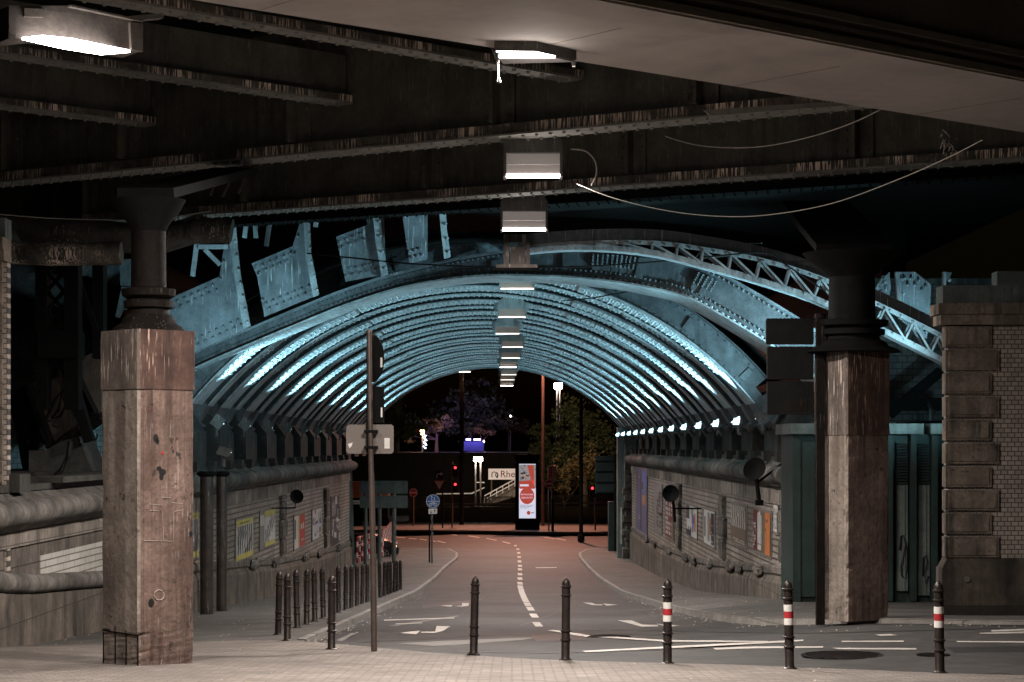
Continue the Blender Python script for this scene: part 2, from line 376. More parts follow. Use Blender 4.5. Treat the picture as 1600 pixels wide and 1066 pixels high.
# painted markings
mk = MB()
def mark(poly, lift=.008, mbx=None):
    mbx = mbx or mk; q = [gp(x, y, R, lift) for x, y in poly]; mbx.add(q, [tuple(range(len(q)))])
dz = [(160,705),(138,650),(115,607),(98,580),(85,556),(77,540),(68,520),(62,505),(57,487),(52,470),(50,447),(50,418),(50,390),(50,360),(50,338),(47,310),(45,283),(42,257),(37,234),(22,212)]
for x, y in dz:
    py = 800+y/4; t = (py-850)/126; hw = 2.0+4.0*max(0,t); hh = 1.0+2.5*max(0,t)**1.2; px = 800+x/4; sk = hh*.8*max(0,t)
    mark([(px-hw-sk, py-hh), (px+hw-sk, py-hh), (px+hw+sk, py+hh), (px-hw+sk, py+hh)])
for poly in ([(625,989.5),(657,986),(650,992)], [(658,988),(680,987.5),(682,979),(704,979),(692,986.5),(679,989.7),(658,989.7)],
             [(965,970),(987,970),(1003,976.5),(1028,977.5),(1028,979.5),(1003,980)], [(1025,975.5),(1062,978),(1045,980.5)],
             [(911,942),(925,942.5),(931,945),(941,945),(941,946.5),(925,946)], [(942,943.6),(965,945.5),(948,947)],
             [(688,947),(707,946),(705,948.6)], [(708,947.3),(722,946.8),(722,943),(733,943),(732,947.2),(722,948.5)],
             [(855,985.5),(866,985),(925,994),(915,996)], [(928,996),(945,994.5),(1040,1001),(1200,1002.5),(1200,1004),(1040,1003.5)],
             [(910,1018),(1040,1011),(1200,1003.5),(1255,1000.5),(1255,1002.5),(1200,1006),(1040,1014),(915,1020)],
             [(1114,1013.5),(1180,1011),(1286,1011),(1286,1013),(1180,1014),(1118,1016)],
             [(1315,1002.3),(1412,1002),(1412,1004),(1315,1004)], [(1300,1013.3),(1432,1013.6),(1432,1016),(1310,1015.5)],
             [(1367,992.5),(1600,983.5),(1600,986),(1375,994.5)], [(1495,1002.7),(1600,1003),(1600,1005.2),(1495,1004.4)],
             [(1530,989.8),(1600,987.6),(1600,990.5),(1532,991.6)]):
    mark(poly)
for x0, y0, x1, y1, h in ((620,826,634,828,1.1),(680,828,717,831,1.2),(652,831,668,832,1),(733,837,750,840,1),(761,841,777,844,1),(786,846,798,849,1.2),(618,833,640,835,1),(620,839,634,840,1),(640,841,652,842,1),(657,842,668,844,1),(674,844,682,846,1),(684,845,697,848,1),(852,839,868,842,1),(870,841,885,844,1),(695,834,715,836,1)):
    mark([(x0, y0), (x1, y1), (x1-2, y1+h), (x0-2, y0+h)])
mark([(837,887),(870,886.5),(870,887.6),(837,888)])
mark([(600,969),(710,965.5),(710,966.8),(600,970.4)], .007); mark([(618,975),(660,973.5),(660,974.5),(618,976)], .007)
struct('road_markings', mk, m_white)
pa = MB(); mark([(620,1006),(690,1002),(760,999),(840,996),(815,1000.5),(740,1006),(680,1010)], .004, pa); mark([(525,1001),(551,989),(556,990),(534,1003)], .004, pa)
mark([(606,978),(716,962),(716,963.5),(618,979)], .004, pa)
struct('road_patches', pa, m_patch)
sm_ = MB()
for pts in ([(560,1004),(640,1000),(760,992),(900,990),(1040,993)], [(812,978),(860,962),(900,940),(880,905)], [(1010,985),(1120,988),(1260,990),(1420,986),(1560,982)], [(700,1018),(860,1021),(1000,1017),(1150,1012)], [(720,960),(760,930),(770,900),(764,870)], [(905,985),(990,984),(1060,968)]):
    for (xa,ya),(xb,yb) in zip(pts, pts[1:]):
        n_ = 5
        for k in range(n_):
            q = [(xa+(xb-xa)*u/n_+random.uniform(-.6,.6), ya+(yb-ya)*u/n_) for u in (k, k+1)]; w_ = random.uniform(.35,.7)
            mark([(q[0][0],q[0][1]-w_),(q[1][0],q[1][1]-w_),(q[1][0],q[1][1]+w_),(q[0][0],q[0][1]+w_)], .0045, sm_)
for poly in ([(830,992),(905,990),(920,1000),(838,1003)], [(1010,957),(1060,955),(1078,962),(1020,965)], [(660,945),(740,938),(745,943),(660,951)], [(1480,1012),(1600,1010),(1600,1018),(1490,1020)]): mark(poly, .004, sm_)
struct('tar_seams', sm_, m_tar)
# manhole covers
def manhole(x, y, rx, label):
    c = gp(x, y); r = rx*c.y/FPX; t = thing('manhole_cover', c, label, 'manhole')
    mb = MB(); mb.lathe(c, [(r,.001),(r,.012),(r*.9,.014),(r*.9,.007)], 32); obj('ring', mb, m_black, t)
    mb = MB()
    for i in range(-5, 6):
        h = sqrt(max(0, (r*.86)**2-(i*r*.16)**2)); mb.box(c.x-h, c.x+h, c.y+i*r*.16-r*.05, c.y+i*r*.16+r*.05, c.z+.006, c.z+.016)
    obj('ribbed_lid', mb, m_iron, t)
manhole(1322, 1025, 70, 'large ribbed iron manhole cover in the road beside the banded bollards')
manhole(1458, 1024, 26, 'small worn manhole cover behind the rightmost bollard')
manhole(952, 996, 34, 'flat manhole cover inside the curved white line')
# litter
lt = MB()
def flake(p, s):
    a = random.uniform(0, pi); t = random.uniform(.1, .8)
    dx, dy = cos(a)*s, sin(a)*s; h = s*t
    lt.add([(p.x-dx, p.y-dy, p.z+.006), (p.x+dy*.6, p.y-dx*.6, p.z+.006+h*.3), (p.x+dx, p.y+dy, p.z+.008+h), (p.x-dy*.6, p.y+dx*.6, p.z+.012+h*.4)], [(0,1,2,3)])
for i in range(150):
    y = random.uniform(31, 62); x = kr(y)-abs(random.gauss(0, .22)); x = min(x, 12); flake(Vector((x, y, R(x, y))), random.uniform(.012, .035))
for i in range(120):
    x = random.uniform(4.5, 14); y = 30.2-abs(random.gauss(0, .5)); flake(Vector((x, y, R(x, y))), random.uniform(.012, .03))
for i in range(150):
    x = random.uniform(-9, 12); y = random.uniform(18, edge(x)); flake(Vector((x, y, G(x, y))), random.uniform(.008, .022))
for i in range(140):
    y = random.uniform(31, 60); x = random.uniform(-7.5, -3.3); flake(Vector((x, y, G(x, y))), random.uniform(.01, .025))
for i in range(90):
    y = random.uniform(34, 62); x = random.uniform(3.9, 6); x = max(x, kr(y)+.2); flake(Vector((x, y, G(x, y))), random.uniform(.01, .025))
for i in range(140):
    y = random.uniform(31, 70); x = kl(y)+abs(random.gauss(0, .25)); flake(Vector((x, y, R(x, y))), random.uniform(.012, .03))
lo = struct('leaf_litter', lt, m_litter, kind='stuff'); lo['label'] = 'pale dry leaves and scraps scattered along kerbs and paving'; lo['category'] = 'litter'

# ================================================================ TUNNEL WALLS
XL, XR = -7.7, 6.2
def arc(cx, cz, r, a0, a1, n): return [(cx+r*cos(a0+(a1-a0)*i/n), cz+r*sin(a0+(a1-a0)*i/n)) for i in range(n+1)]
def lump(mb, c, r, n=9, seed=0):
    rd = random.Random(seed)
    for k in range(n):
        p = Vector(c)+Vector((rd.uniform(-.3,.3)*r[0], rd.uniform(-.8,.8)*r[1], rd.uniform(-.6,.6)*r[2]))
        bm = bmesh.new(); bmesh.ops.create_icosphere(bm, subdivisions=1, radius=1)
        vs = [(p.x+v.co.x*r[0]*rd.uniform(.45,.6), p.y+v.co.y*r[1]*rd.uniform(.3,.5), p.z+v.co.z*r[2]*rd.uniform(.35,.55)) for v in bm.verts]
        fs = [tuple(v.index for v in f.verts) for f in bm.faces]; bm.free(); mb.add(vs, fs)
def tunnel_wall(sgn, X, y0, y1, zf, hpl, label, pil, corb, end_rough=False, brick_y0=None):
    """sgn +1: wall on the right, face looks to -X.  zf frieze top, hpl(y) plinth height"""
    t = thing('tunnel_wall', (X, y0, G(X, y0)), label, 'wall', None)
    o = lambda v: X+sgn*v
    n = 40
    m1 = MB(); m1.wall(y0, y1, n, lambda y: [(o(-.12), G(X,y)-.3), (o(-.10), G(X,y)+hpl(y)-.16), (o(-.02), G(X,y)+hpl(y)), (o(1.2), G(X,y)+hpl(y)), (o(1.2), G(X,y)-.3)])
    obj('plinth', m1, m_plinth, t)
    m2 = MB(); m2.wall(y0, y1, n, lambda y: [(o(-.02), G(X,y)+hpl(y)+.002), (o(-.06), G(X,y)+hpl(y)+.06), (o(-.05), G(X,y)+hpl(y)+.2), (o(.01), G(X,y)+hpl(y)+.26), (o(.5), G(X,y)+hpl(y)+.26), (o(.5), G(X,y)+hpl(y)+.002)])
    obj('plinth_course', m2, m_stone, t)
    m3 = MB(); m3.box(min(o(0),o(1.)), max(o(0),o(1.)), (brick_y0 or y0)+.3, y1-.05, G(X,y1)+.2, zf-.40)
    obj('brick_face', m3, m_brick, t)
    m4 = MB(); m4.wall(y0, y1, 4, lambda y: [(o(-.04), zf-.40), (o(-.04), zf-.02), (o(-.10), zf), (o(1.2), zf), (o(1.2), zf-.40)])
    obj('frieze', m4, m_frieze, t)
    m5 = MB()
    roll = [(o(-.12-.30*sin(a)), zf+.33-.25*cos(a)) for a in [pi*i/9 for i in range(10)]]
    rr_ = random.Random(9); jit = [rr_.uniform(-.035,.03) for _ in range(200)]
    def rollsec(y): j = jit[int((y-y0)*2.6) % 200]; return [(o(.6), zf+.02), (o(-.10), zf+.02), (o(-.16), zf+.10)]+[(o(-.12-(.26+j)*sin(a)), zf+.31-(.22+j*.6)*cos(a)) for a in [pi*i/9 for i in range(10)]][1:]+[(o(-.05), zf+.62), (o(.6), zf+.62)]
    m5.wall(y0-.0, y1+.3, 260, rollsec)
    obj('cornice', m5, m_corn, t, smooth=True)
    m6 = MB(); m6.box(min(o(-.05),o(3.2)), max(o(-.05),o(3.2)), y0, y1, zf+.622, zf+.72)
    rd = random.Random(3); yy = y0+1
    while yy < y1-2:
        m6.box(min(o(-.22),o(.2)), max(o(-.22),o(.2)), yy, yy+.5, zf+.60, zf+.84); yy += rd.uniform(2.2, 3.4)
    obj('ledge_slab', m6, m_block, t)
    for (yy, w, kind) in pil:
        p = MB(); z = G(X,yy)+hpl(yy)+.30; i = 0
        while z < zf-.55:
            h = .62; e = w*(.5 if i % 2 else .36)
            zt = min(z+h-.05, zf-.42)
            p.box(min(o(-.10),o(.3)), max(o(-.10),o(.3)), yy-e, yy+e, z, zt)
            p.box(min(o(-.13),o(.3)), max(o(-.13),o(.3)), yy-e+.07, yy+e-.07, z+.06, zt-.06)
            z += h; i += 1
        obj('quoin_strip', p, m_stone, t)
    for i, yy in enumerate(corb):
        p = MB(); lump(p, (o(-.1), yy, G(X,yy)+hpl(yy)+.10), (.10, .75, .17), 44, i)
        obj('carved_corbel', p, m_stone, t, smooth=False)
    return t
wallL = tunnel_wall(-1, XL, 39.6, 97.0, -1.21, lambda y: .92+.004*(y-45), 'long tiled wall with rounded cornice on the left of the underpass, posters and dish on it',
    [(68.4, 1.6, 0), (84.5, 1.8, 0), (40.6, 2.2, 0)], [60.5, 66, 75.5, 81, 90])
wallR = tunnel_wall(1, XR, 45.2, 106.0, -.95, lambda y: .5+.95*max(0, min(1, (y-46)/58)), 'long tiled wall with rounded cornice on the right of the underpass, eight posters on it',
    [(46.1, 1.9, 0), (59.8, 1.6, 0), (75.5, 1.8, 0)], [51, 55.3, 57.5, 63.5, 69, 72.3, 80, 88, 93])
# nearer piece of the left wall, with large stones and a white tile patch
t = thing('abutment_wall', (XL, 27, G(XL, 27)), 'near stone abutment wall with bulging cornice and white tile patch behind the left concrete pillar', 'wall')
o = lambda v: XL-v
mb = MB(); mb.wall(26, 39.5, 14, lambda y: [(o(-.12), G(XL,y)-.3), (o(-.10), G(XL,y)+.80), (o(1.2), G(XL,y)+.80), (o(1.2), G(XL,y)-.3)]); obj('plinth', mb, m_plinth, t)
mb = MB(); mb.wall(26, 39.5, 90, lambda y: [(o(1.), G(XL,y)+.802)]+[(o(-.06-(.13+.03*sin(y*5.3)*sin(y*2.1))*sin(a)), G(XL,y)+.97-.15*cos(a)) for a in [pi*i/7 for i in range(8)]]+[(o(1.), G(XL,y)+1.13)]); obj('torus_course', mb, m_corn, t, smooth=True)
mb = MB(); mb.box(o(1.), o(0), 26, 39.5, -3.1, -1.55); obj('stone_face', mb, m_stone, t)
mb = MB(); mb.box(o(.5), o(-.012), 33.4, 39.4, -2.34, -1.78); obj('white_tile_patch', mb, m_tile, t)
mb = MB(); mb.box(o(.5), o(-.05), 26, 39.5, -1.55, -1.32); obj('frieze', mb, m_frieze, t)
mb = MB(); mb.wall(26, 39.58, 120, lambda y: [(o(.6), -1.30), (o(-.10), -1.30), (o(-.16), -1.24)]+[(o(-.14-(.27+.02*sin(y*4.1)*sin(y*1.7))*sin(a)), -1.01-.21*cos(a)) for a in [pi*i/9 for i in range(10)]][1:]+[(o(0), -.70), (o(.6), -.70)]); obj('cornice', mb, m_corn, t, smooth=True)
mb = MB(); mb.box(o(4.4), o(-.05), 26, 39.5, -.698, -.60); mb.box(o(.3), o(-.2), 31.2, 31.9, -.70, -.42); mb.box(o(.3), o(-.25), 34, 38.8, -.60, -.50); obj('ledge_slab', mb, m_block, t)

# bearing blocks on both ledges, back walls
ribY = [49.5+5.13*i for i in range(12)]
for side, X, zt, zb, s in (('left', XL, .35, -.49, -1), ('right', XR, .40, -.23, 1)):
    proto = None
    for i, y in enumerate(ribY):
        loc = Vector((X+s*.55, y+.9, zb))
        lab = 'dark stone bearing block under %s arch foot, number %d from the near end' % (side, i+1)
        if proto is None:
            t = thing('bearing_block', loc, lab, 'stone block', 'bearing blocks on the %s ledge' % side)
            b = MB()
            if s < 0: b.prism([(X+.0, y-.5, zb), (X+.0, y-.5, zt-.0), (X-.35, y-.5, zt+.5), (X-1.5, y-.5, zt+.5), (X-1.5, y-.5, zb)], (0, 2.6, 0))
            else: b.prism([(X+.15, y-.5, zb), (X+.15, y-.5, zt-.0), (X+.5, y-.5, zt+.5), (X+1.6, y-.5, zt+.5), (X+1.6, y-.5, zb)], (0, 2.6, 0))
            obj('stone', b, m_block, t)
            b = MB(); xs = X+s*.0
            for k in range(3):
                b = MB(); b.prism([(X+s*.1, y+.1+k*.65, zt), (X+s*.45, y+.1+k*.65, zt+.7), (X+s*.75, y+.1+k*.65, zt+.7), (X+s*.75, y+.1+k*.65, zt)], (0, .08, 0)); obj('bearing_shoe', b, m_dark, t)
            proto = t
        else: dup(proto, loc, lab)
b = MB(); b.box(-11.2, -10.6, 56, 108, -1, 6); q = struct('back_wall', b, m_black); del q['kind']; tag(q, 'wall behind the arch feet on the left, unlit dark put in as near black', 'wall')
b = MB(); b.box(9.6, 10.2, 53, 108, -1, 6); q = struct('back_wall', b, m_black); del q['kind']; tag(q, 'wall behind the arch feet on the right, unlit dark put in as near black', 'wall')
b = MB(); b.box(8.0, 15, 50.5, 51.2, -1.2, 4.15); q = obj('abutment_brick_wall', b, m_blueb); tag(q, 'brick wall lit cold blue behind the lattice arch on the right, white letters sprayed on it', 'wall')
text('FV', 1.0, m_sback, q, P(1398, 533, 50.47), 'sprayed_letters', .003)
b = MB(); b.box(-17, -10.4, 58.5, 59, -1.2, 7.5); q = obj('abutment_brick_wall', b, m_blueb); tag(q, 'old brick wall lit dim blue at far left behind the lattice column', 'wall')
# ================================================================ TUNNEL ARCH RIBS
ACX, AR, ACR = -.95, 8.76, 4.28
ACZ = ACR-AR
TH = asin(6.8/8.76)
def apt(th, r, y): return (ACX+r*sin(th), y, ACZ+r*cos(th))
def arcstrip(mb, r0, r1, y0, y1, t0=-TH, t1=TH, n=44):
    vs = []; fs = []
    for i in range(n+1):
        th = t0+(t1-t0)*i/n
        vs += [apt(th,r0,y0), apt(th,r0,y1), apt(th,r1,y1), apt(th,r1,y0)]
    for i in range(n):
        for j in range(4): fs.append((i*4+j, i*4+(j+1)%4, (i+1)*4+(j+1)%4, (i+1)*4+j))
    fs += [(3,2,1,0), (n*4, n*4+1, n*4+2, n*4+3)]
    mb.add(vs, fs)
def rivrow(mb, r, y, pitch, rr, nrm, t0=-TH, t1=TH):
    k = int(AR*(t1-t0)/pitch)
    for i in range(k):
        th = t0+(t1-t0)*(i+.25+.5*(int(y*50)%2))/k
        if nrm == 'in': mb.rivet(apt(th, r, y), (-sin(th), 0, -cos(th)), rr)
        else: mb.rivet(apt(th, r, y), (0, -1, 0), rr)
ORD = ['first','second','third','fourth','fifth','sixth','seventh','eighth','ninth','tenth','eleventh','twelfth']
def arch_rib(y, pitch, label):
    t = thing('arch_rib', (ACX, y, ACR), label, 'bridge arch', 'riveted steel arch ribs of the underpass')
    e = .14
    m = MB(); arcstrip(m, AR, AR+.035, y, y+1.7)
    arcstrip(m, AR-.03, AR-.001, y+.06, y+1.64, -TH+.10, -.38); arcstrip(m, AR-.03, AR-.001, y+.06, y+1.64, .30, TH-.12)
    for ro in (.17, .50, .85, 1.2, 1.53): rivrow(m, AR-.031, y+ro, pitch, .034, 'in', -TH+.11, -.385); rivrow(m, AR-.031, y+ro, pitch, .034, 'in', .31, TH-.13); rivrow(m, AR-.001, y+ro, pitch, .034, 'in', -.37, .29)
    obj('soffit_plate', m, m_rib, t)
    TW = TH-(.165 if label[:5] != 'first' else .03)
    m = MB(); arcstrip(m, AR+.036, AR+.62, y+.18, y+.215, -TW, TW); arcstrip(m, AR+.036, AR+.62, y+1.40, y+1.435, -TW, TW)
    for s_ in (-1, 1): arcstrip(m, AR+.036, AR+.30, y+.18, y+.215, min(s_*TW, s_*TH), max(s_*TW, s_*TH), 8); arcstrip(m, AR+.036, AR+.30, y+1.40, y+1.435, min(s_*TW, s_*TH), max(s_*TW, s_*TH), 8)
    arcstrip(m, AR+.036, AR+.16, y+.155, y+.179, -TW+.01, TW-.01); arcstrip(m, AR+.50, AR+.62, y+.155, y+.179, -TW+.01, TW-.01)
    rivrow(m, AR+.10, y+.154, pitch*1.25, .032, 'front', -TW+.02, TW-.02); rivrow(m, AR+.56, y+.154, pitch*1.25, .032, 'front', -TW+.02, TW-.02)
    for k in range(9):
        th = -TW*.95+k*TW*1.9/8; arcstrip(m, AR+.17, AR+.49, y+.10, y+.179, th-.008, th+.008, 2)
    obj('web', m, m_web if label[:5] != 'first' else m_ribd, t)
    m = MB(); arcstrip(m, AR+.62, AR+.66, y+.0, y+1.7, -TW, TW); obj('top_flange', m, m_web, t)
    y2 = y+2.8
    m = MB(); arcstrip(m, AR, AR+.03, y2, y2+.8); arcstrip(m, AR-.022, AR-.001, y2+.04, y2+.76, -TH+.16, -.62); arcstrip(m, AR-.022, AR-.001, y2+.04, y2+.76, .45, TH-.2)
    for ro in (.13, .40, .67): rivrow(m, AR-.001, y2+ro, pitch, .034, 'in', -.60, .44); rivrow(m, AR-.023, y2+ro, pitch, .034, 'in', -TH+.17, -.63); rivrow(m, AR-.023, y2+ro, pitch, .034, 'in', .46, TH-.21)
    obj('narrow_soffit_plate', m, m_rib, t)
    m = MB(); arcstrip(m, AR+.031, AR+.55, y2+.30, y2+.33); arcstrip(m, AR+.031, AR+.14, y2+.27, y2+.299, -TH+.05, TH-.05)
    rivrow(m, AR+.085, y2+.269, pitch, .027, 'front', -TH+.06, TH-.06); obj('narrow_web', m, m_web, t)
    for s in (-1, 1):
        for yy, w in ((y+.1, 1.5), (y2+.05, .7)):
            m = MB(); a = Vector(apt(s*(TH+.0), AR+.06, yy)); d = Vector((s*cos(TH), 0, -sin(TH))).normalized(); u = Vector((s*sin(TH), 0, cos(TH)))
            for (q0, q1, ra, rb) in ((0, .5, .30, .42), (.56, .95, .26, .34)):
                ps = []
                for q, r_ in ((q0, ra), (q1, rb)):
                    c = a+d*q+u*.16; ps.append([c-u*r_*.6, c-u*r_*.6+Vector((0, w, 0)), c+u*r_+Vector((0, w, 0)), c+u*r_])
                m.hexa(ps[0]+ps[1])
            c = a+d*.53+u*.16; m.hexa([c+d*k-u*.4+Vector((0, yv, 0)) for k, yv in ((-.025,-.06),(.025,-.06),(.025,w+.06),(-.025,w+.06))]+[c+d*k+u*.42+Vector((0, yv, 0)) for k, yv in ((-.025,-.06),(.025,-.06),(.025,w+.06),(-.025,w+.06))])
            obj('hinge_foot', m, m_ribd, t)
    return t
near = arch_rib(ribY[0], .150, 'first full riveted steel arch rib behind the spandrel arch, lit cold blue')
prot = arch_rib(ribY[1], .150, 'second riveted steel arch rib from the near end, lit cold blue from its feet')
for i, y in enumerate(ribY[2:], 2):
    l = '%s riveted steel arch rib from the near end, lit cold blue from its feet' % ORD[i]
    if i == 11: l = 'farthest riveted steel arch rib with pale fascia at the far mouth of the underpass'
    if i < 6: dup(prot, (ACX, y, ACR), l)
    elif i == 6: far = arch_rib(y, .19, l)
    else: f_ = dup(far, (ACX, y, ACR), l)
m = MB(); arcstrip(m, AR-.05, AR+.5, 110.2, 110.5); obj('portal_fascia', m, m_rib, f_, org=f_.location)
# deck and vault above, black colour standing in for unlit dark
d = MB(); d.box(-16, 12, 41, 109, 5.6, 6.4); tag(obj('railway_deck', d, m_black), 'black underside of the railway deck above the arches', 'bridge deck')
d = MB()
for i in range(26): arcstrip(d, AR+.9, AR+.93, 49.5+i*2.35, 49.5+i*2.35+2.3, n=24)
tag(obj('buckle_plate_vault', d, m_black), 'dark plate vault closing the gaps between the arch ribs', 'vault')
# ================================================================ NEAR ARCHES (spandrel arch, lattice arch)
def zsp(x): return 49.0-(x-307)/(1290-307)*7.0
TOP = [(40,690),(100,650),(155,622),(220,590),(307,548),(387,513),(480,474),(533,453),(610,428),(708,404),(780,392),(850,385),(900,382),(975,385),(1040,396),(1100,412),(1180,455),(1251,498),(1300,534),(1345,572)]
def dep(x): return .34+.42*sm(x, 600, 1000)
def dense(tab, n=5):
    out = []
    for i in range(len(tab)-1):
        p0 = tab[max(i-1,0)]; p1 = tab[i]; p2 = tab[i+1]; p3 = tab[min(i+2,len(tab)-1)]
        for k in range(n):
            t = k/n
            out.append(tuple(.5*((2*b)+(-a+c)*t+(2*a-5*b+4*c-d)*t*t+(-a+3*b-3*c+d)*t**3) for a, b, c, d in zip(p0, p1, p2, p3)))
    return out+[tab[-1]]
def ribbon(mb, pts, off0, off1, dy0, dy1):     # pts world points; off = displacement along the in-plane normal; dy range along depth
    n = len(pts); vs = []; fs = []
    for i, p in enumerate(pts):
        a = pts[max(i-1,0)]; b = pts[min(i+1,n-1)]; d = (b-a); d.y = 0; d.normalize(); u = Vector((-d.z, 0, d.x))
        if u.z < 0: u = -u
        o0 = off0(i) if callable(off0) else off0; o1 = off1(i) if callable(off1) else off1
        for o_, dy in ((o0,dy0),(o0,dy1),(o1,dy1),(o1,dy0)): vs.append(p+u*o_+Vector((0,dy,0)))
    for i in range(n-1):
        for j in range(4): fs.append((i*4+j, i*4+(j+1)%4, (i+1)*4+(j+1)%4, (i+1)*4+j))
    fs += [(3,2,1,0), tuple((n-1)*4+j for j in range(4))]; mb.add(vs, fs)
def ribrivets(mb, pts, off, dy, pitch, r, nrm):
    acc = 0; n = len(pts)
    for i in range(n-1):
        a, b = pts[i], pts[i+1]; l = (b-a).length; d = (b-a).normalized(); u = Vector((-d.z, 0, d.x))
        if u.z < 0: u = -u
        o_ = off(i) if callable(off) else off
        while acc < l:
            q = a+d*acc+u*o_+Vector((0,dy,0)); mb.rivet(q, (0,-1,0) if nrm == 'f' else (u if nrm == 't' else -u), r); acc += pitch
        acc -= l
px = dense(TOP); top = [P(x, y, zsp(x)) for x, y in px]
dp = [dep(x) for x, y in px]
t = thing('spandrel_arch', P(780, 392, 46), 'deep riveted arch nearest the underpass ribs, its back streaked with droppings, spandrel plates on it', 'bridge arch')
m = MB(); ribbon(m, top, lambda i: -dp[i], lambda i: -.05, .16, .2)
ribbon(m, top, lambda i: -dp[i], lambda i: -dp[i]+.13, .13, .159); ribbon(m, top, -.18, -.05, .13, .159)
ribrivets(m, top, lambda i: -dp[i]+.07, .129, .13, .032, 'f'); ribrivets(m, top, -.11, .129, .13, .032, 'f')
for i in range(4, len(top)-1, 9): ribbon(m, top[i:i+2], lambda k: -dp[i]+.13, -.18, .10, .159)
for i in (62, 63, 64, 65, 66, 75, 76):         # splice plates with many rivets
    if i < len(top)-1:
        ribbon(m, top[i:i+2], lambda k: -dp[i]+.14, -.19, .12, .159)
        for k in range(5): ribrivets(m, top[i:i+2], -.24-k*(dp[i]-.45)/5, .119, .11, .034, 'f')
obj('web', m, m_ribd, t)
m = MB(); ribbon(m, top, -.05, 0, 0, .62); obj('top_flange', m, m_span, t)
m = MB(); ribbon(m, top, lambda i: -dp[i]-.04, lambda i: -dp[i]-.001, 0, 1.9)
for r_ in (.12, .5, .9, 1.3, 1.75): ribrivets(m, top, lambda i: -dp[i]-.041, r_, .15, .042, 'b')
obj('soffit_plate', m, m_rib, t)
# spandrel plates (things on the arch are part of the bridge: children)
def splate(poly, flange, zc, riv=True, dense_r=False):
    q = MB(); a = [P(x, y, zc) for x, y in poly]; q.prism(a, (0, .05, 0))
    lo = min(p[1] for p in poly)
    if riv:
        xs = [p[0] for p in poly]; x0, x1 = min(xs), max(xs)
        bot = [p for p in poly if p[1] > (min(y for _, y in poly)+max(y for _, y in poly))/2]
        def edge_at(x, low):
            ys_ = []
            for (xa, ya), (xb, yb) in zip(poly, poly[1:]+poly[:1]):
                if min(xa, xb) <= x <= max(xa, xb) and xa != xb: ys_.append(ya+(yb-ya)*(x-xa)/(xb-xa))
            return (max(ys_) if low else min(ys_)) if ys_ else None
        x = x0+6; k = 0
        while x < x1-4:
            for low, off in ((True, -9), (True, -19), (False, 10), (False, 20)):
                if (k % 2) == (off in (-19, 20)):
                    e = edge_at(x, low)
                    if e: q.rivet(P(x, e+off, zc), (0,-1,0), .042)
            x += 5.5 if not dense_r else 4; k += 1
    s = obj('spandrel_plate', q, m_span, t)
    q = MB(); n = len(flange)//2
    f = [P(x, y, zc) for x, y in flange]; f = [P(x, y, zc-.14) for x, y in flange]; q.prism(f, (0, .135, 0))
    for (a, b) in zip(f[:n], f[1:n]):
        L_ = (b-a).length; kk = int(L_/.28)
        for i in range(kk): q.rivet(a.lerp(b, (i+.5)/kk)+Vector((.12,-.004,0)), (0,-1,0), .04)
    obj('stiffener', q, m_rib, s)
splate([(250,500),(262,468),(343,432),(356,345),(368,345),(374,432),(388,512),(307,549),(250,575)], [(355,345),(366,432),(380,514),(391,509),(376,430),(367,345)], 47.6)
splate([(393,412),(457,385),(468,350),(470,292),(482,290),(486,397),(498,460),(413,495),(402,433)], [(471,290),(477,398),(489,464),(498,460),(486,396),(482,290)], 46.9)
splate([(525,370),(573,352),(580,290),(598,290),(603,428),(540,440)], [(578,290),(587,380),(596,432),(606,428),(597,376),(592,290)], 46.2)
splate([(622,292),(668,292),(668,405),(640,412)], [(683,290),(689,362),(694,404),(704,401),(698,358),(694,290)], 45.7, True, True)
splate([(1407,425),(1430,425),(1455,445),(1452,508),(1448,530),(1407,500)], [(1399,425),(1403,470),(1405,498),(1411,500),(1409,470),(1408,425)], 41.3)
splate([(1476,425),(1487,426),(1482,440),(1493,482),(1474,485)], [(1474,425),(1474,450),(1473,485),(1477,485),(1478,450),(1478,425)], 41.0, False)
splate([(1367,470),(1372,442),(1390,425),(1392,450),(1388,470),(1370,478)], [(1367,470),(1368,450),(1380,430),(1383,432),(1372,450),(1371,472)], 41.2, True, True)
# upper verticals seen under the front bridge
q = MB()
for (xa, ya, xb, yb) in ((312,345,301,432),(308,386,357,386),(392,300,382,372),(396,300,400,372),(428,300,416,385),(499,295,493,355),(524,295,521,345),(505,338,524,340),(320,390,344,414)):
    q = MB(); q.bar(P(xa, ya, 47.5), P(xb, yb, 47.5), .10, .10); obj('strut', q, m_rib, t)

# lattice arch
LT = [(808,386),(850,381),(930,376),(1020,376),(1100,386),(1190,403),(1285,432),(1385,478),(1470,520),(1540,556),(1600,590)]
ZL = 39.5
lp_ = dense(LT, 4); lt_ = [P(x, y, ZL) for x, y in lp_]
dl = lambda i: -(.12+.36*sm(lp_[i][0], 850, 1250))
t = thing('lattice_arch', P(1190, 403, ZL), 'light lattice arch with zigzag bracing, bright blue, upper right of the underpass', 'bridge arch')
m = MB(); ribbon(m, lt_, -.085, 0, 0, .05); ribbon(m, lt_, -.02, .01, .05, .40); ribrivets(m, lt_, -.055, -.001, .24, .028, 'f'); obj('top_chord', m, m_rib, t)
m = MB(); ribbon(m, lt_, dl, lambda i: dl(i)+.085, 0, .05); ribbon(m, lt_, lambda i: dl(i)-.025, dl, 0, .42); ribrivets(m, lt_, lambda i: dl(i)+.055, -.001, .24, .028, 'f'); obj('bottom_chord', m, m_rib, t)
m = MB(); ribbon(m, lt_, .01, .26, .38, .42); obj('back_plate', m, m_span, t)
m = MB(); k = 0
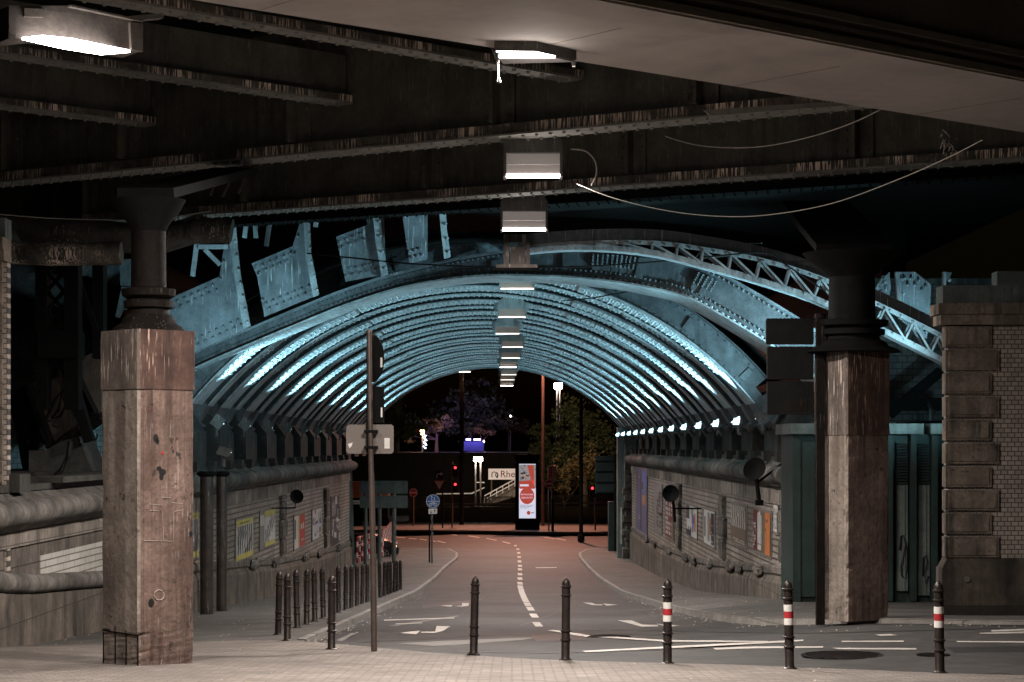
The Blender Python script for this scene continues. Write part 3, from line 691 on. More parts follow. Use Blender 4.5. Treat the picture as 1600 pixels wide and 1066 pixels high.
for i in range(2, len(lt_)-3, 2):
    def off(j, o_):
        a = lt_[max(j-1,0)]; b = lt_[min(j+1,len(lt_)-1)]; d = (b-a).normalized(); return lt_[j]+Vector((-d.z,0,d.x))*o_
    for dy in (-.02, .36):
        m.bar(off(i, -.06)+Vector((0,dy,0)), off(i+2, dl(i+2)+.05)+Vector((0,dy,0)), .038, .045, (0,1,0))
        m.bar(off(i, dl(i)+.05)+Vector((0,dy,0)), off(i, -.06)+Vector((0,dy+.02,0)), .036, .04, (0,1,0))
obj('zigzag_bracing', m, m_rib, t)

# brown riveted foot at far left, with struts
t = thing('riveted_arch_foot', P(95, 700, 43), 'brown riveted plate foot of an arch, tilted, with scrawled graffiti, left of the concrete pillar', 'arch foot')
m = MB(); pl = [(44,602),(110,568),(158,545),(158,642),(82,702),(62,690)]
m.prism([P(x, y, 43) for x, y in pl], (0, .3, 0))
for x, y in ((70,640),(78,655),(90,690),(100,682),(112,672),(124,664),(136,655),(148,646),(64,628),(88,664)): m.rivet(P(x, y, 42.99), (0,-1,0), .045)
f1 = obj('riveted_plate', m, m_brown, t)
m = MB()
for a, b in (((82,703),(158,648)), ((86,708),(160,655)), ((108,565),(150,650)), ((45,600),(82,704)), ((104,560),(146,645))): m.bar(P(*a, 42.7), P(*b, 42.7), .10, .5, (0,1,0))
obj('edge_angles', m, m_iron, t)
m = MB(); m.tube([P(x, y, 42.98) for x, y in ((72,660),(86,625),(98,610),(92,640),(80,655),(95,650),(110,622),(106,610),(100,622),(108,640))], .03, 6); obj('scrawl', m, m_ink, f1)
m = MB()
m.prism([P(x, y, 43.6) for x, y in ((14,620),(42,598),(62,690),(44,742),(36,738))], (0, .2, 0)); obj('strut_plate', m, m_iron, t); m = MB(); m.prism([P(x, y, 42.4) for x, y in ((124,676),(132,670),(155,730),(150,736))], (0,.2,0)); obj('strut_plate', m, m_iron, t)
t = thing('bearing_pedestal', P(95, 752, 41), 'pale concrete pedestal under the brown arch foot, behind the left pillar', 'concrete block')
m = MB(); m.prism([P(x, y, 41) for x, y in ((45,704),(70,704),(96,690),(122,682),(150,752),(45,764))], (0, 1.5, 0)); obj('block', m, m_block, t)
m = MB(); m.tube([P(x, y, 38.6) for x, y in ((110,690),(107,712),(96,735),(78,752),(60,760),(45,763))], .05, 8); q = obj('black_hose', m, m_cblk); tag(q, 'black hose curving down from the brown arch foot onto the ledge', 'hose')
# dark lattice columns at left
t = thing('lattice_column', P(79, 520, 40), 'black lattice steel column with crossed bars in front of the dim blue brick wall', 'steel column')
for x0, x1 in ((55,73),(100,122)):
    m = MB(); a, b = P(x0, 640, 40), P(x1, 330, 40); m.box(a.x, b.x, 40, 40.4, a.z, b.z+1.5); obj('column_leg', m, m_black, t)
m = MB()
for y in (395, 425, 455, 485, 515):
    m.bar(P(73, y, 40.1), P(100, y+30, 40.1), .07); m.bar(P(100, y, 40.1), P(73, y+30, 40.1), .07)
m.box(P(60,0,40).x, P(124,0,40).x, 39.9, 40.5, P(0,560,40).z, P(0,518,40).z); obj('cross_bracing', m, m_black, t)
t = thing('steel_post', P(152, 520, 41), 'dark steel post with slanting stay beside the left iron column', 'steel column')
m = MB(); a, b = P(144, 560, 41), P(161, 330, 41); m.box(a.x, b.x, 41, 41.4, a.z, b.z+1.5); obj('post', m, m_black, t)
m = MB(); m.bar(P(120,430,40.8), P(150,515,40.8), .10); m.bar(P(104,500,40.8), P(116,610,40.8), .28, .2); m.bar(P(116,608,40.8), P(140,690,40.8), .28, .2); obj('stay', m, m_black, t)
m = MB(); m.tube([P(8,425,56), P(100,458,56)], .42, 16); m.tube([P(130,408,56),P(190,428,56)], .36, 16); m.tube([P(54,428,56),P(56,436,56)], .45, 16); q = obj('old_pipe', m, m_rib, None, None, True); tag(q, 'fat pale pipe running along the blue brick wall at far left', 'pipe')
t = thing('gusset_bracket', P(150,430,52), 'pale blue lit gusset plates between the dark posts left of the iron column', 'steel bracket')
for pts, th in ((((119,410),(126,400),(140,398),(142,408),(132,420),(128,430),(119,428)),.4), (((180,495),(190,448),(206,449),(208,465),(206,480),(190,484),(184,496)),.3), (((186,405),(206,405),(206,448),(188,446)),.3)):
    m = MB(); m.prism([P(x, y, 52) for x, y in pts], (0,th,0)); obj('gusset_plate', m, m_rib, t)

# ================================================================ FRONT RIVETED BRIDGE
m = MB()
def girder(name, a, b, zb, h, fw, label, stiff, mu=None, md=None):
    mu = mu or m_under; md = md or m_drip
    a, b = Vector((a[0], a[1], 0)), Vector((b[0], b[1], 0)); d = (b-a).normalized(); n = Vector((-d.y, d.x, 0)); L_ = (b-a).length
    if n.y > 0: n = -n                         # n looks to the camera
    t = thing(name, (a.x, a.y, zb), label, 'bridge girder', 'riveted girders of the dark bridge')
    q = MB(); q.beam(a, b, .03, zb+.03, zb+h); obj('web', q, m_dark, t)
    q = MB(); q.beam(a, b, fw, zb, zb+.03)
    k = int(L_/.22)
    for i in range(k):
        for s in (-.32, .32, ):
            c = a+d*((i+.5*(s > 0)+.25)*.22)+n*(s*fw); q.rivet((c.x, c.y, zb), (0,0,-1), .034, .03)
    obj('bottom_flange', q, mu, t)
    q = MB(); q.beam(a, b, .05, zb+.031, zb+.15, 0)
    sg = 1 if Vector((-d.y, d.x, 0)).dot(n) > 0 else -1
    q = MB(); q.beam(a, b, .02, zb+.031, zb+.17, sg*(fw/2-.03)); q.beam(a, b, .12, zb+.031, zb+.045, sg*(fw/2-.10)); obj('flange_edge', q, md, t)
    q = MB(); q.beam(a, b, .02, zb+.031, zb+.20, sg*.03); q.beam(a, b, .02, zb+h-.2, zb+h, sg*.03)
    k = int(L_/.2)
    for i in range(k):
        c = a+d*(i*.2)+n*.042; q.rivet((c.x, c.y, zb+.13), n, .026)
    obj('web_angles', q, m_dark, t)
    for s in stiff:
        q = MB(); c = a+d*s; c0 = c-d*.26; c1 = c+d*.26
        q.beam(c0, c1, .03, zb+.20, zb+h-.05, sg*.055); q.beam(c-d*.03, c+d*.03, .22, zb+.20, zb+h-.05, sg*.18)
        for i in range(7):
            for e in (-.18, .18): p = c+d*e+n*.072; q.rivet((p.x, p.y, zb+.32+i*(h-.5)/7), n, .03)
        obj('stiffener', q, m_dark, t)
    return t
def lin(p, q, t): return (p[0]+(q[0]-p[0])*t, p[1]+(q[1]-p[1])*t)
A0, A1 = (-14.0, 37.7), (12.5, 21.6)
girder('plate_girder', A0, A1, 4.4, 1.9, .50, 'long dark riveted girder with bright streaked lower edge, crossing just above the first hanging lamp', [3.6,6.6,9.2,12.6,16.2,19.4,22.5])
B0, B1 = (-14.5, 44.0), (15, 27.4)
girder('plate_girder', B0, B1, 4.4, 1.7, .45, 'dark riveted girder behind, its streaked edge just above the second lamp', [3,7,11,15,19,23,27])
C0, C1 = (-15, 49.0), (16, 32.0)
girder('plate_girder', C0, C1, 4.75, 1.3, .45, 'rearmost black girder of the dark bridge above the spandrel plates', [5,12,18,24], m_black, m_black)  # flanges coloured black to stand for an unlit underside
def isect(p, d, q0, q1):
    e = (q1[0]-q0[0], q1[1]-q0[1]); den = d[0]*e[1]-d[1]*e[0]; t = ((q0[0]-p[0])*e[1]-(q0[1]-p[1])*e[0])/den
    return (p[0]+d[0]*t, p[1]+d[1]*t)
dd = (.735, .678)
def crossbeam(x, y, zb, back, label, h=.75):
    y0 = zb*FPX/(HY-y); p = ((x-CX)*y0/FPX, y0); e = isect(p, dd, A0, A1)
    a = (p[0]-dd[0]*back, p[1]-dd[1]*back); b = (e[0]-dd[0]*.08, e[1]-dd[1]*.08)
    t = thing('cross_beam', (a[0], a[1], zb), label, 'bridge beam', 'cross beams of the dark bridge')
    q = MB(); q.beam(a, b, .34, zb, zb+.03); L_ = Vector((b[0]-a[0], b[1]-a[1])).length; n = (-dd[1]*-1, dd[0]*-1)
    k = int(L_/.26)
    for i in range(k):
        for s in (-.10, .10): q.rivet((a[0]+dd[0]*(i+.5)*.26+dd[1]*s, a[1]+dd[1]*(i+.5)*.26-dd[0]*s, zb), (0,0,-1), .036, .03)
    obj('bottom_flange', q, m_under, t)
    q = MB(); q.beam(a, b, .03, zb+.031, zb+h); obj('web', q, m_dark, t)
    q = MB()
    for s in (-.155, .155): q.beam(a, b, .025, zb+.031, zb+.13, s)
    obj('flange_edge', q, m_drip, t)
crossbeam(905, 128, 5.1, 9, 'cross beam under the bridge ending above the second row lamp, rivets on its underside')
crossbeam(540, 165, 5.1, 9, 'cross beam passing just below the big bright lamp at top left')
crossbeam(255, 200, 5.1, 8, 'short lowest cross beam at the left edge under the bridge')
crossbeam(1330, 110, 5.1, 8, 'cross beam mostly hidden above the pale soffit')
d_ = MB(); a = (-30, 26); b = (2, 56)
d_.prism([(-26,40,6.35),(-14,50,6.35),(20,34,6.35),(20,8,6.35),(4,4,6.35),(-26,24,6.35)], (0,0,.4)); tag(obj('bridge_deck', d_, m_black), 'black deck plate over the riveted girders', 'bridge deck')
# diagonal wind bracing behind girder A
t = thing('wind_bracing', (-3, 38, 4.9), 'thin diagonal bracing rods hanging in the dark behind the long girder, left of centre', 'bracing')
m = MB()
for xa, ya, xb, yb in ((305,278,318,297),(342,275,328,306),(364,272,347,308),(386,270,372,303)):
    m = MB(); m.bar(P(xa, ya, 36), P(xb, yb, 36), .04); obj('rod', m, m_brown, t)
# sheet and bracket scraps by the soffit
m = MB(); m.prism([P(x, y, 25.5) for x, y in ((1100,172),(1285,160),(1330,164),(1110,181))], (0,.06,0)); q = obj('bright_plate', m, m_under); tag(q, 'narrow pale plate fixed beside the long girder under the soffit at right', 'steel plate')

# near smooth bridge: box girder overhead, upper right
t = thing('box_girder', (2, 19.9, 4.0), 'smooth pale box girder of the nearest bridge crossing the top right corner', 'bridge girder')
e0, e1 = (-13.3, 9.3), (17, 34.3)
dv = Vector((e1[0]-e0[0], e1[1]-e0[1], 0)).normalized(); pr = Vector((dv.y, -dv.x, 0))     # toward the camera / right
f0 = gp  # noqa
def soff(x, y, z=4.0): d = z*FPX/(HY-y); return Vector(((x-CX)*d/FPX, d, z))
s0, s1 = soff(300, 0), soff(1600, 207); u0, u1 = soff(930, 0), soff(1600, 128)
ds = (s1-s0).normalized(); far0, far1 = s0-ds*14, s1+ds*14; dn = (u1-u0).normalized(); nr0, nr1 = u0-dn*14, u1+dn*14
m = MB(); m.prism([far0, far1, nr1, nr0], (0, 0, .12)); so_ = obj('soffit', m, m_soff, t)
for k in range(-3, 9):
    m = MB(); a = s0+ds*(k*3.1+.7); pn = Vector((ds.y,-ds.x,0)); pn = pn if pn.y < 0 else -pn
    m.bar(a+pn*.04+Vector((0,0,-.001)), a+pn*1.55+Vector((0,0,-.001)), .012, .004); obj('panel_joint', m, m_fasc, so_)
m = MB()
pq = Vector((dn.y, -dn.x, 0))
if pq.y > 0: pq = -pq
def strip(o0, o1, z0, z1): m.hexa([nr0+pq*o0+Vector((0,0,z0)), nr1+pq*o0+Vector((0,0,z0)), nr1+pq*o1+Vector((0,0,z0)), nr0+pq*o1+Vector((0,0,z0)), nr0+pq*o0+Vector((0,0,z1)), nr1+pq*o0+Vector((0,0,z1)), nr1+pq*o1+Vector((0,0,z1)), nr0+pq*o1+Vector((0,0,z1))])
strip(-.3, -.004, .124, 1.9); strip(-.003, .05, .02, .10); strip(-.003, .03, .16, .20); strip(-.003, .05, .26, .33); obj('side_fascia', m, m_fasc, t)
m = MB(); pf = Vector((-ds.y, ds.x, 0))
if pf.y < 0: pf = -pf
m.hexa([far0-pf*.3+Vector((0,0,.124)), far1-pf*.3+Vector((0,0,.124)), far1+Vector((0,0,.124)), far0+Vector((0,0,.124)), far0-pf*.3+Vector((0,0,1.9)), far1-pf*.3+Vector((0,0,1.9)), far1+Vector((0,0,1.9)), far0+Vector((0,0,1.9))]); obj('rear_fascia', m, m_fasc, t)

# ================================================================ PILLARS
def square(c, a, ang): return [Vector((c.x+a/sqrt(2)*cos(ang+k*pi/2), c.y+a/sqrt(2)*sin(ang+k*pi/2), 0)) for k in range(4)]
def pillar(cx, cy, ang, a, label, ztop, zmid, zlow, tall, mats, chips, lower=None):
    zb = G(cx, cy); c = Vector((cx, cy, zb)); t = thing('concrete_pillar', c, label, 'pillar')
    def col(a_, z0, z1, mm, name, a2=None, seed=1, jag=0):
        q = MB(); lo = square(c, a_, ang); hi = square(c, a2 or a_, ang); rd = random.Random(seed)
        k = 12; vs = []; per = []
        for r_ in range(k+1):
            tt = r_/k; z = z0+(z1-z0)*tt
            ring = []
            for i in range(4):
                p0 = lo[i].lerp(hi[i], tt); p1 = lo[(i+1)%4].lerp(hi[(i+1)%4], tt)
                for s in (.035, .25, .5, .75, .965):
                    p = p0.lerp(p1, s); j = rd.uniform(-jag, jag)*(1.8 if s in (.035, .965) and rd.random() < .3 else .4); cc = (Vector((cx, cy, 0))-p).normalized()
                    p = p+cc*max(j, -.004); ring.append((p.x, p.y, z))
            vs += ring
        n = 20; fs = []; 
        q.v = vs
        for r_ in range(k):
            for i in range(n): q.f.append((r_*n+i, r_*n+(i+1)%n, (r_+1)*n+(i+1)%n, (r_+1)*n+i)); q.m.append(1 if (i+n) % n < 5 and False else (1 if i in side1 else 0))
        q.f += [tuple(range(n-1,-1,-1)), tuple(k*n+i for i in range(n))]; q.m += [0, 0]
        return obj(name, q, mm, t)
    # faces seen to the right of the near corner carry the redder, darker concrete
    sq = square(c, a, ang); near_i = min(range(4), key=lambda i: sq[i].y); side1 = set(range(near_i*5, near_i*5+5))
    col(a*.985, zb, zlow, mats[0:2], 'shaft', a, 3, .02)
    if zmid > zlow+.05: col(a, zlow+.002, zmid, mats[0:2], 'upper_shaft', a*1.0, 5, .012)
    col(a*1.035, zmid+.002, ztop, mats[2:4], 'top_jacket', None, 9, .006)
    return t, c, zb
cL = P(231, 1040, 24.45); cR = P(1331, 957, 32.3)
aL = 150*24.2/FPX/sqrt(2)*.985
t, c, zb = pillar(cL.x, cL.y, radians(-91), aL, 'stout square concrete pillar at left, redder and darker on its right face, exposed rods at its foot', P(0,516,24.2).z, P(0,609,24.2).z, P(0,985,24.2).z, 0, [m_conc, m_concr, m_concd, m_concdr], 0)
sq = square(c, aL*1.0, radians(-91)); ni = min(range(4), key=lambda i: sq[i].y); nc = sq[ni]; lf = sq[(ni-1)%4]
m = MB()
zt = P(0,990,24).z
for s, top_ in ((.94, zt-.02),(.62, zt+.06),(.33, zt+.03),(.02, zt)):
    p = nc.lerp(lf, s); q = p+Vector((0,-.006,0)); m.tube([(q.x, q.y, zb), (q.x+.004, q.y-.004, (zb+top_)/2), (q.x, q.y, top_)], .008, 6)
p, q = nc+Vector((0,-.012,0)), nc.lerp(lf,.96)+Vector((0,-.012,0)); m.tube([(q.x, q.y, zt), (p.x, p.y, zt-.015), (p.x+.05, p.y+.03, zt+.01)], .009, 6)
obj('reinforcing_bar', m, m_iron, t)
# chalk marks
m = MB(); y_ = 23.86
def chalk(pts, w=.008): m.tube([Vector((v[0]*0, 0, 0))+Vector(v) for v in pts], w, 4)
rt = sq[(ni+1)%4]
def onface(u, py):                              # right face point, u 0..1 from near corner
    p = nc.lerp(rt, u); nrm = Vector(((rt-nc).y, -(rt-nc).x, 0)).normalized(); p = p+nrm*.004 if (nrm.y < 0) else p-nrm*.004
    return Vector((p.x, p.y, (HY-py)*p.y/FPX))
chalk([onface(u, y) for u, y in ((.10,845),(.62,846),(.62,800),(.78,797),(.78,787),(.58,786),(.58,778),(.42,778),(.42,790),(.20,788),(.20,798),(.42,799),(.44,845))], .004)
chalk([onface(.36+.09*cos(k*pi/8), 930+8*sin(k*pi/8)) for k in range(17)], .006)
obj('chalk_outline', m, m_chalk, t)
m = MB(); rd = random.Random(2)
for (u, py, r_) in ((.30,685,.035),(.33,690,.025),(.36,732,.035),(.42,738,.05),(.40,745,.03),(.93,834,.025),(.22,942,.04)):
    p = onface(u, py); nn = Vector(((rt-nc).y, -(rt-nc).x, 0)).normalized(); nn = nn if nn.y < 0 else -nn
    m.disc(p-nn*.003, nn, r_, .006, 9, r_*rd.uniform(.7, 1.5))
obj('dark_spalls', m, m_ink, t)
m = MB(); p = onface(.42, 708); nn = Vector(((rt-nc).y, -(rt-nc).x, 0)).normalized(); nn = nn if nn.y < 0 else -nn; m.disc(p, nn, .018, .004, 10); obj('red_paint_dot', m, m_red, t)
t, c2, zb2 = pillar(cR.x, cR.y, radians(-107), 113*32/FPX/1.36, 'square concrete pillar on the right pavement, blackened and flaking, a dark post beside it', P(0,549,31.8).z, P(0,680,31.8).z, P(0,880,31.8).z, 0, [m_conc, m_concr, m_concd, m_concdr], 0)
def iron_column(c, z0, z1, r, label, back, mm=None):
    mm = mm or m_iron
    t = thing('iron_column', (c.x, c.y, z0), label, 'column')
    q = MB(); q.lathe((c.x, c.y, z0), [(r*2.1,0),(r*1.9,.05),(r*1.55,.10),(r*1.45,.16),(r*1.2,.20),(r*1.15,.26),(r*1.4,.28),(r*1.4,.36),(r*1.15,.38),(r*1.5,.42),(r*1.55,.50),(r*1.0,.52)], 28); obj('base', q, mm, t, smooth=True)
    q = MB(); q.lathe((c.x, c.y, z0+.522), [(r,0),(r*.97,z1-z0-.9)], 28); obj('shaft', q, mm, t, smooth=True)
    q = MB(); zc = z1-.40; q.lathe((c.x, c.y, zc), [(r*.97,.025),(r*1.2,.12),(r*1.7,.25),(r*2.1,.40)], 28); q.bar((c.x, c.y-.2, z1+.06), (c.x, c.y+back, 4.3), r*3.2, .12); obj('capital', q, m_black, t, smooth=True)
iron_column(Vector((cL.x, cL.y+.05, 0)), P(0,516,24.2).z+.003, 2.95, .21, 'rusty iron column with moulded base standing on the left concrete pillar', 7.5)
iron_column(Vector((cR.x, cR.y, 0)), P(0,549,31.8).z+.003, 3.05, .37, 'black iron column with flared head standing on the right concrete pillar', 4, m_black)
# far left pier edge, right pier with quoins
def pier(x0, x1, y, zt, zb_, edge_x, label, right, dp_=.5):
    t = thing('stone_pier', ((x0+x1)/2, y, zb_), label, 'pier')
    q = MB(); q.box(x0, x1, y, y+dp_, zb_-.2, zb_+.62); q.prism([(x0,y,zb_+.62),(x0+.10,y+.08,zb_+.78),(x1,y+.08,zb_+.78),(x1,y,zb_+.62)], (0,dp_-.1,0)); obj('plinth', q, m_plinth, t)
    q = MB(); q.box(x0+.12, x1, y+.10, y+dp_-.05, zb_+.781, zt-.35); obj('brick_face', q, m_brickx, t)
    q = MB(); z = zb_+.80; i = 0
    while z < zt-.5:
        w = 1.0 if i % 2 == 0 else .86; w = w*.88
        a, b = (x0+.06, x0+.06+w) if right else (x1-.06-w, x1-.06)
        q.box(a, b, y+.02, y+.3, z, z+.335); q.box(a+.05, b-.05, y-.02, y+.2, z+.04, z+.295); z += .385; i += 1
    obj('quoins', q, m_quoin, t)
    q = MB(); q.box(x0-.05, x1, y-.12, y+dp_, zt-.348, zt-.18); q.box(x0-.10, x1, y-.2, y+dp_, zt-.178, zt); obj('cornice', q, m_quoin, t)
    q = MB(); q.box(x0+.0, x1, y-.05, y+dp_, zt+.002, zt+.30); obj('capping', q, m_grey, t)
    return t
pr_ = pier(7.08, 14, 33.7, 2.35, -2.62, 0, 'stone pier with brown quoin blocks and cream brick at the right edge', True)
q = MB(); c = P(1510, 905, 33.69); q.disc(c, (0,-1,0), .05, .04, 14); obj('brass_stud', q, m_steel, pr_)
q = MB(); a, b = P(1558, 450, 34.5), P(1600, 424, 34.5); q.box(a.x, b.x+2, 34.5, 34.9, a.z-.2, b.z); obj('panel', q, m_grey, pr_)
pier(-14, P(9,0,31).x, 31, P(0,372,31).z, -2.9, 0, 'stone pier just showing at the left edge of the view, with quoins', False, .35)

# ================================================================ KIOSK right of the pillar
t = thing('metal_kiosk', (7.5, 43, G(7.5,43)), 'teal sheet metal kiosk with louvred doors behind the right concrete pillar', 'kiosk')
zk = G(7.5, 43); zt = P(0, 662, 43).z
X_ = lambda x, y=43: (x-CX)*y/FPX
m = MB(); m.box(X_(1240), X_(1480), 43.25, 45, zk-.1, zt-.22); obj('body', m, m_teal, t)
m = MB(); m.box(X_(1232), X_(1441), 42.85, 45.1, zt-.22, zt); m.box(X_(1452), X_(1485), 42.85, 45.1, zt-.22, zt); obj('cap', m, m_teall, t)
m = MB(); m.box(X_(1240), X_(1252), 43.1, 43.249, zk, zt-.225); m.box(X_(1252), X_(1275), 43.15, 43.249, zk+.1, zt-.225)
for x in (1386, 1423, 1456): m.box(X_(x), X_(x+9), 42.98, 43.249, zk+.02, zt-.225)
obj('uprights', m, m_teal, t)
for x0, x1, yb in ((1387.5,1391,925),(1403,1420,924),(1435,1454,931)):
    zb_ = P(0, yb, 43).z; zl = P(0, 756, 43).z; zh = P(0, 692, 43).z
    m = MB(); m.box(X_(x0), X_(x1), 43.1, 43.2, zb_, zl-.03); m.box(X_((x0+x1*2)/3), X_((x0+x1*2)/3+1), 43.08, 43.1, zb_, zl-.03); dr = obj('door', m, m_teall, t)
    m = MB(); k = 14
    for i in range(k):
        z = zl+(zh-zl)*i/k; m.hexa([(X_(x0),43.08,z),(X_(x1),43.08,z),(X_(x1),43.16,z+.03),(X_(x0),43.16,z+.03),(X_(x0),43.08,z+.012),(X_(x1),43.08,z+.012),(X_(x1),43.16,z+.042),(X_(x0),43.16,z+.042)])
    m.box(X_(x0), X_(x1), 43.17, 43.2, zl, zh); obj('louvre', m, m_teal, dr)
m = MB()
m.tube([P(x, y, 43.09) for x, y in ((1406,860),(1408,838),(1412,836),(1415,850),(1412,870),(1408,885),(1409,900),(1414,905),(1418,890),(1418,860),(1414,848))], .022, 5)
m.tube([P(x, y, 43.09) for x, y in ((1442,900),(1443,872),(1447,868),(1449,880),(1445,895),(1447,912),(1451,900))], .022, 5)
obj('sprayed_scribble', m, m_ink, t)
m = MB(); a = P(1392, 655, 47); m.bar(P(1390,648,47), P(1470,580,47), .22, .22); m.bar(P(1380,632,47), P(1470,632,47), .12, .3); m.bar(P(1400,664,47), P(1475,660,47), .08, .1); q = obj('pipe_rack', m, m_black); tag(q, 'dark slanting strut and rails above the kiosk roof', 'strut')
# ================================================================ HANGING STREET LAMPS in a row down the middle
LC = (1.0, .91, .84)
m_pan2 = emit('glowing_lamp_panel', (.42,.33,.28), .10)  # lamp light on the brown panels put in as a glow
m_hoodp = mat('pale_weathered_hood', (.42,.43,.43), (.30,.31,.31), 3, .5, .1, .1, streak=.5, speck=.3)
def hood_lamp(x, y, wpx, label, power, hang, glass=None, tilt=.30, hood=.42, ry=0.0):
    zl = 3.86 if hood > .4 else 3.70
    d = zl*FPX/(HY-y); w = .78; c = P(x, y, d)
    t = thing('hanging_lamp', c, label, 'lamp', 'lamps hung down the middle of the road')
    g_ = glass or m_lamp; a = w/2; gh = .03 if glass is None else .010
    m = MB(); m.hexa([(c.x-a*.98,c.y-.005,c.z-.01),(c.x+a*.98,c.y-.005,c.z-.01),(c.x+a*.98,c.y+.14,c.z-.01),(c.x-a*.98,c.y+.14,c.z-.01),(c.x-a,c.y+.02,c.z+gh),(c.x+a,c.y+.02,c.z+gh),(c.x+a,c.y+.15,c.z+gh),(c.x-a,c.y+.15,c.z+gh)])
    obj('glass', m, g_, t)
    m = MB()
    for z0, z1 in ((.034,.034+tilt*.42),(.034+tilt*.47,.034+tilt)):
        m.hexa([(c.x-a,c.y+.02+z0*.3,c.z+z0),(c.x+a,c.y+.02+z0*.3,c.z+z0),(c.x+a,c.y+.06+z0*.3,c.z+z0),(c.x-a,c.y+.06+z0*.3,c.z+z0),(c.x-a,c.y+.02+z1*.3,c.z+z1),(c.x+a,c.y+.02+z1*.3,c.z+z1),(c.x+a,c.y+.06+z1*.3,c.z+z1),(c.x-a,c.y+.06+z1*.3,c.z+z1)])
    obj('reflector_panel', m, m_pane if hood > .4 else m_pan2, t)
    z0 = c.z+.036+tilt; m = MB()
    pl = [(-a*1.02,z0),(a*1.02,z0),(a*1.05,z0+hood*.45),(a*.62,z0+hood),(-a*.62,z0+hood),(-a*1.05,z0+hood*.45)]
    m.prism([(c.x+u, c.y+.02+.02, v) for u, v in pl], (0,.42,0))
    if hood < .4: m.box(c.x-a*1.32, c.x+a*1.25, c.y+.25, c.y+.55, z0-.05, z0+.20)
    for s in (-1, 1): m.box(c.x+s*a*1.03-.02, c.x+s*a*1.03+.02, c.y+.0, c.y+.45, c.z+.0, z0+hood*.4)
    m.box(c.x-a, c.x+a, c.y+.17, c.y+.43, c.z+.034, z0-.002)
    obj('housing', m, m_house if hood > .4 else m_hoodp, t)
    if hang:
        m = MB(); m.box(c.x-.06, c.x+.06, c.y+.15, c.y+.25, z0+hood, z0+hood+hang); obj('hanger', m, m_dark, t)
    if hood > .4: light('AREA', t, (c.x, c.y+.06, c.z-.03), (c.x, c.y+.05, c.z-5), power, LC, .75, .15)
    else: light('SPOT', t, (c.x, c.y-.02, c.z-.05), (c.x, c.y+.1, c.z-5), power*7.5, LC, .2, None, 128, .7)
    if hood > .4: light('POINT', t, (c.x, c.y+.1, c.z-.35), c, 24, LC, .1)
    return t
PW = 860
hood_lamp(833, 275, 88, 'lamp hanging lowest under the long dark girder, its grey panels facing us', PW*1.15, .0)
hood_lamp(819, 359, 66, 'second lamp in the row, with a glaring white lower edge above the bright spandrel arch', PW, 0)
for i, (x, y) in enumerate([(808,451),(800,495.5),(793,521.5),(801,542.4),(798,559.5),(794,574),(795,585.7),(793,593.7),(792,602.8)]):
    hood_lamp(x, y, 50, '%s hanging lamp of the underpass row, counted from the near end' % ['third','fourth','fifth','sixth','seventh','eighth','ninth','tenth','eleventh and last'][i], PW*(.75 if i == 0 else .5), .0, m_lampd if i not in (5, 8) else m_lamp, .20, .34)
q = MB(); a, b = P(787,414,38.2), P(828,366,38.2); q.box(a.x, a.x+.10, 38.2, 38.5, a.z, b.z); q.box(b.x-.07, b.x, 38.2, 38.5, a.z, b.z); q.box(a.x+.12, b.x-.08, 38.3, 38.5, a.z, P(0,385,38.2).z); q.box(a.x-.14, b.x+.14, 38.1, 38.6, a.z-.06, a.z); q.box(a.x+.11, a.x+.35, 38.25, 38.29, P(0,378,38.2).z, b.z)
tag(obj('lamp_hanger', q, m_iron), 'grey hanger frame dropping from the dark bridge above the third lamp', 'hanger')
# support beam for the lamps, with trunking
t = thing('lamp_beam', (-.1, 48, 4.75), 'grey trunking beam carrying the row of lamps along the crown of the underpass', 'beam')
m = MB()
for (x, y), (x2, y2) in zip([(808,451),(800,495.5),(793,521.5),(801,542.4),(798,559.5),(794,574),(795,585.7),(793,593.7)], [(800,495.5),(793,521.5),(801,542.4),(798,559.5),(794,574),(795,585.7),(793,593.7),(792,602.8)]):
    d1, d2 = 3.70*FPX/(HY-y), 3.86*FPX/(HY-y2); m.bar(P(x, 0, d1).xy.to_3d()+Vector((0,d1*0+.3,0))*1+Vector((0,0,4.75)), Vector((P(x2,0,d2).x, d2+.3, 4.75)), .5, .12)
obj('trunking', m, m_house, t)
# the two nearest lamps on the smooth bridge
t = thing('hanging_lamp', soff(835, 95), 'lamp tucked at the edge of the pale soffit, top centre, white glass from below', 'lamp', 'lamps hung down the middle of the road')
z = 3.88
def sf(x, y, dz=0): d = z*FPX/(HY-y); p = Vector(((x-CX)*d/FPX, d, z)); p.z += dz; return p
c = sf(835, 90); t.location = c
gl = [sf(773,83), sf(783,101), sf(893,98), sf(862,90)]; gl = [sf(776,83), sf(786,100), sf(897,97), sf(838,84)]
m = MB(); m.prism([gl[0], (gl[0]+gl[1])/2, (gl[3]+gl[2])/2, gl[3]], (0,0,.02)); obj('glass', m, m_lamp, t)
m = MB(); m.prism([(gl[0]+gl[1])/2, gl[1], gl[2], (gl[3]+gl[2])/2], (0,0,.02)); obj('reflector_panel', m, m_refl, t)
m = MB(); q = [p+(p-c)*.06+Vector((0,0,.021)) for p in gl]; m.prism(q, (0,0,.18)); 
for k in (0, 2): m.rivet(gl[k]+Vector((0,0,0)), (0,0,-1), .03, .05)
m.tube([gl[0]+Vector((.02,0,.05)), gl[0]+Vector((.02,0,-.25))], .004, 5); m.lathe(gl[0]+Vector((.02,0,-.30)), [(.008,.06),(.022,.03),(.022,.01),(.008,0)][::-1], 8); obj('housing', m, m_house, t)
light('AREA', t, c+Vector((0,0,-.05)), c+Vector((0,.2,-5)), 1150, LC, .7, .2); light('POINT', t, c+Vector((0,-.1,-.3)), c, 10, LC, .12)
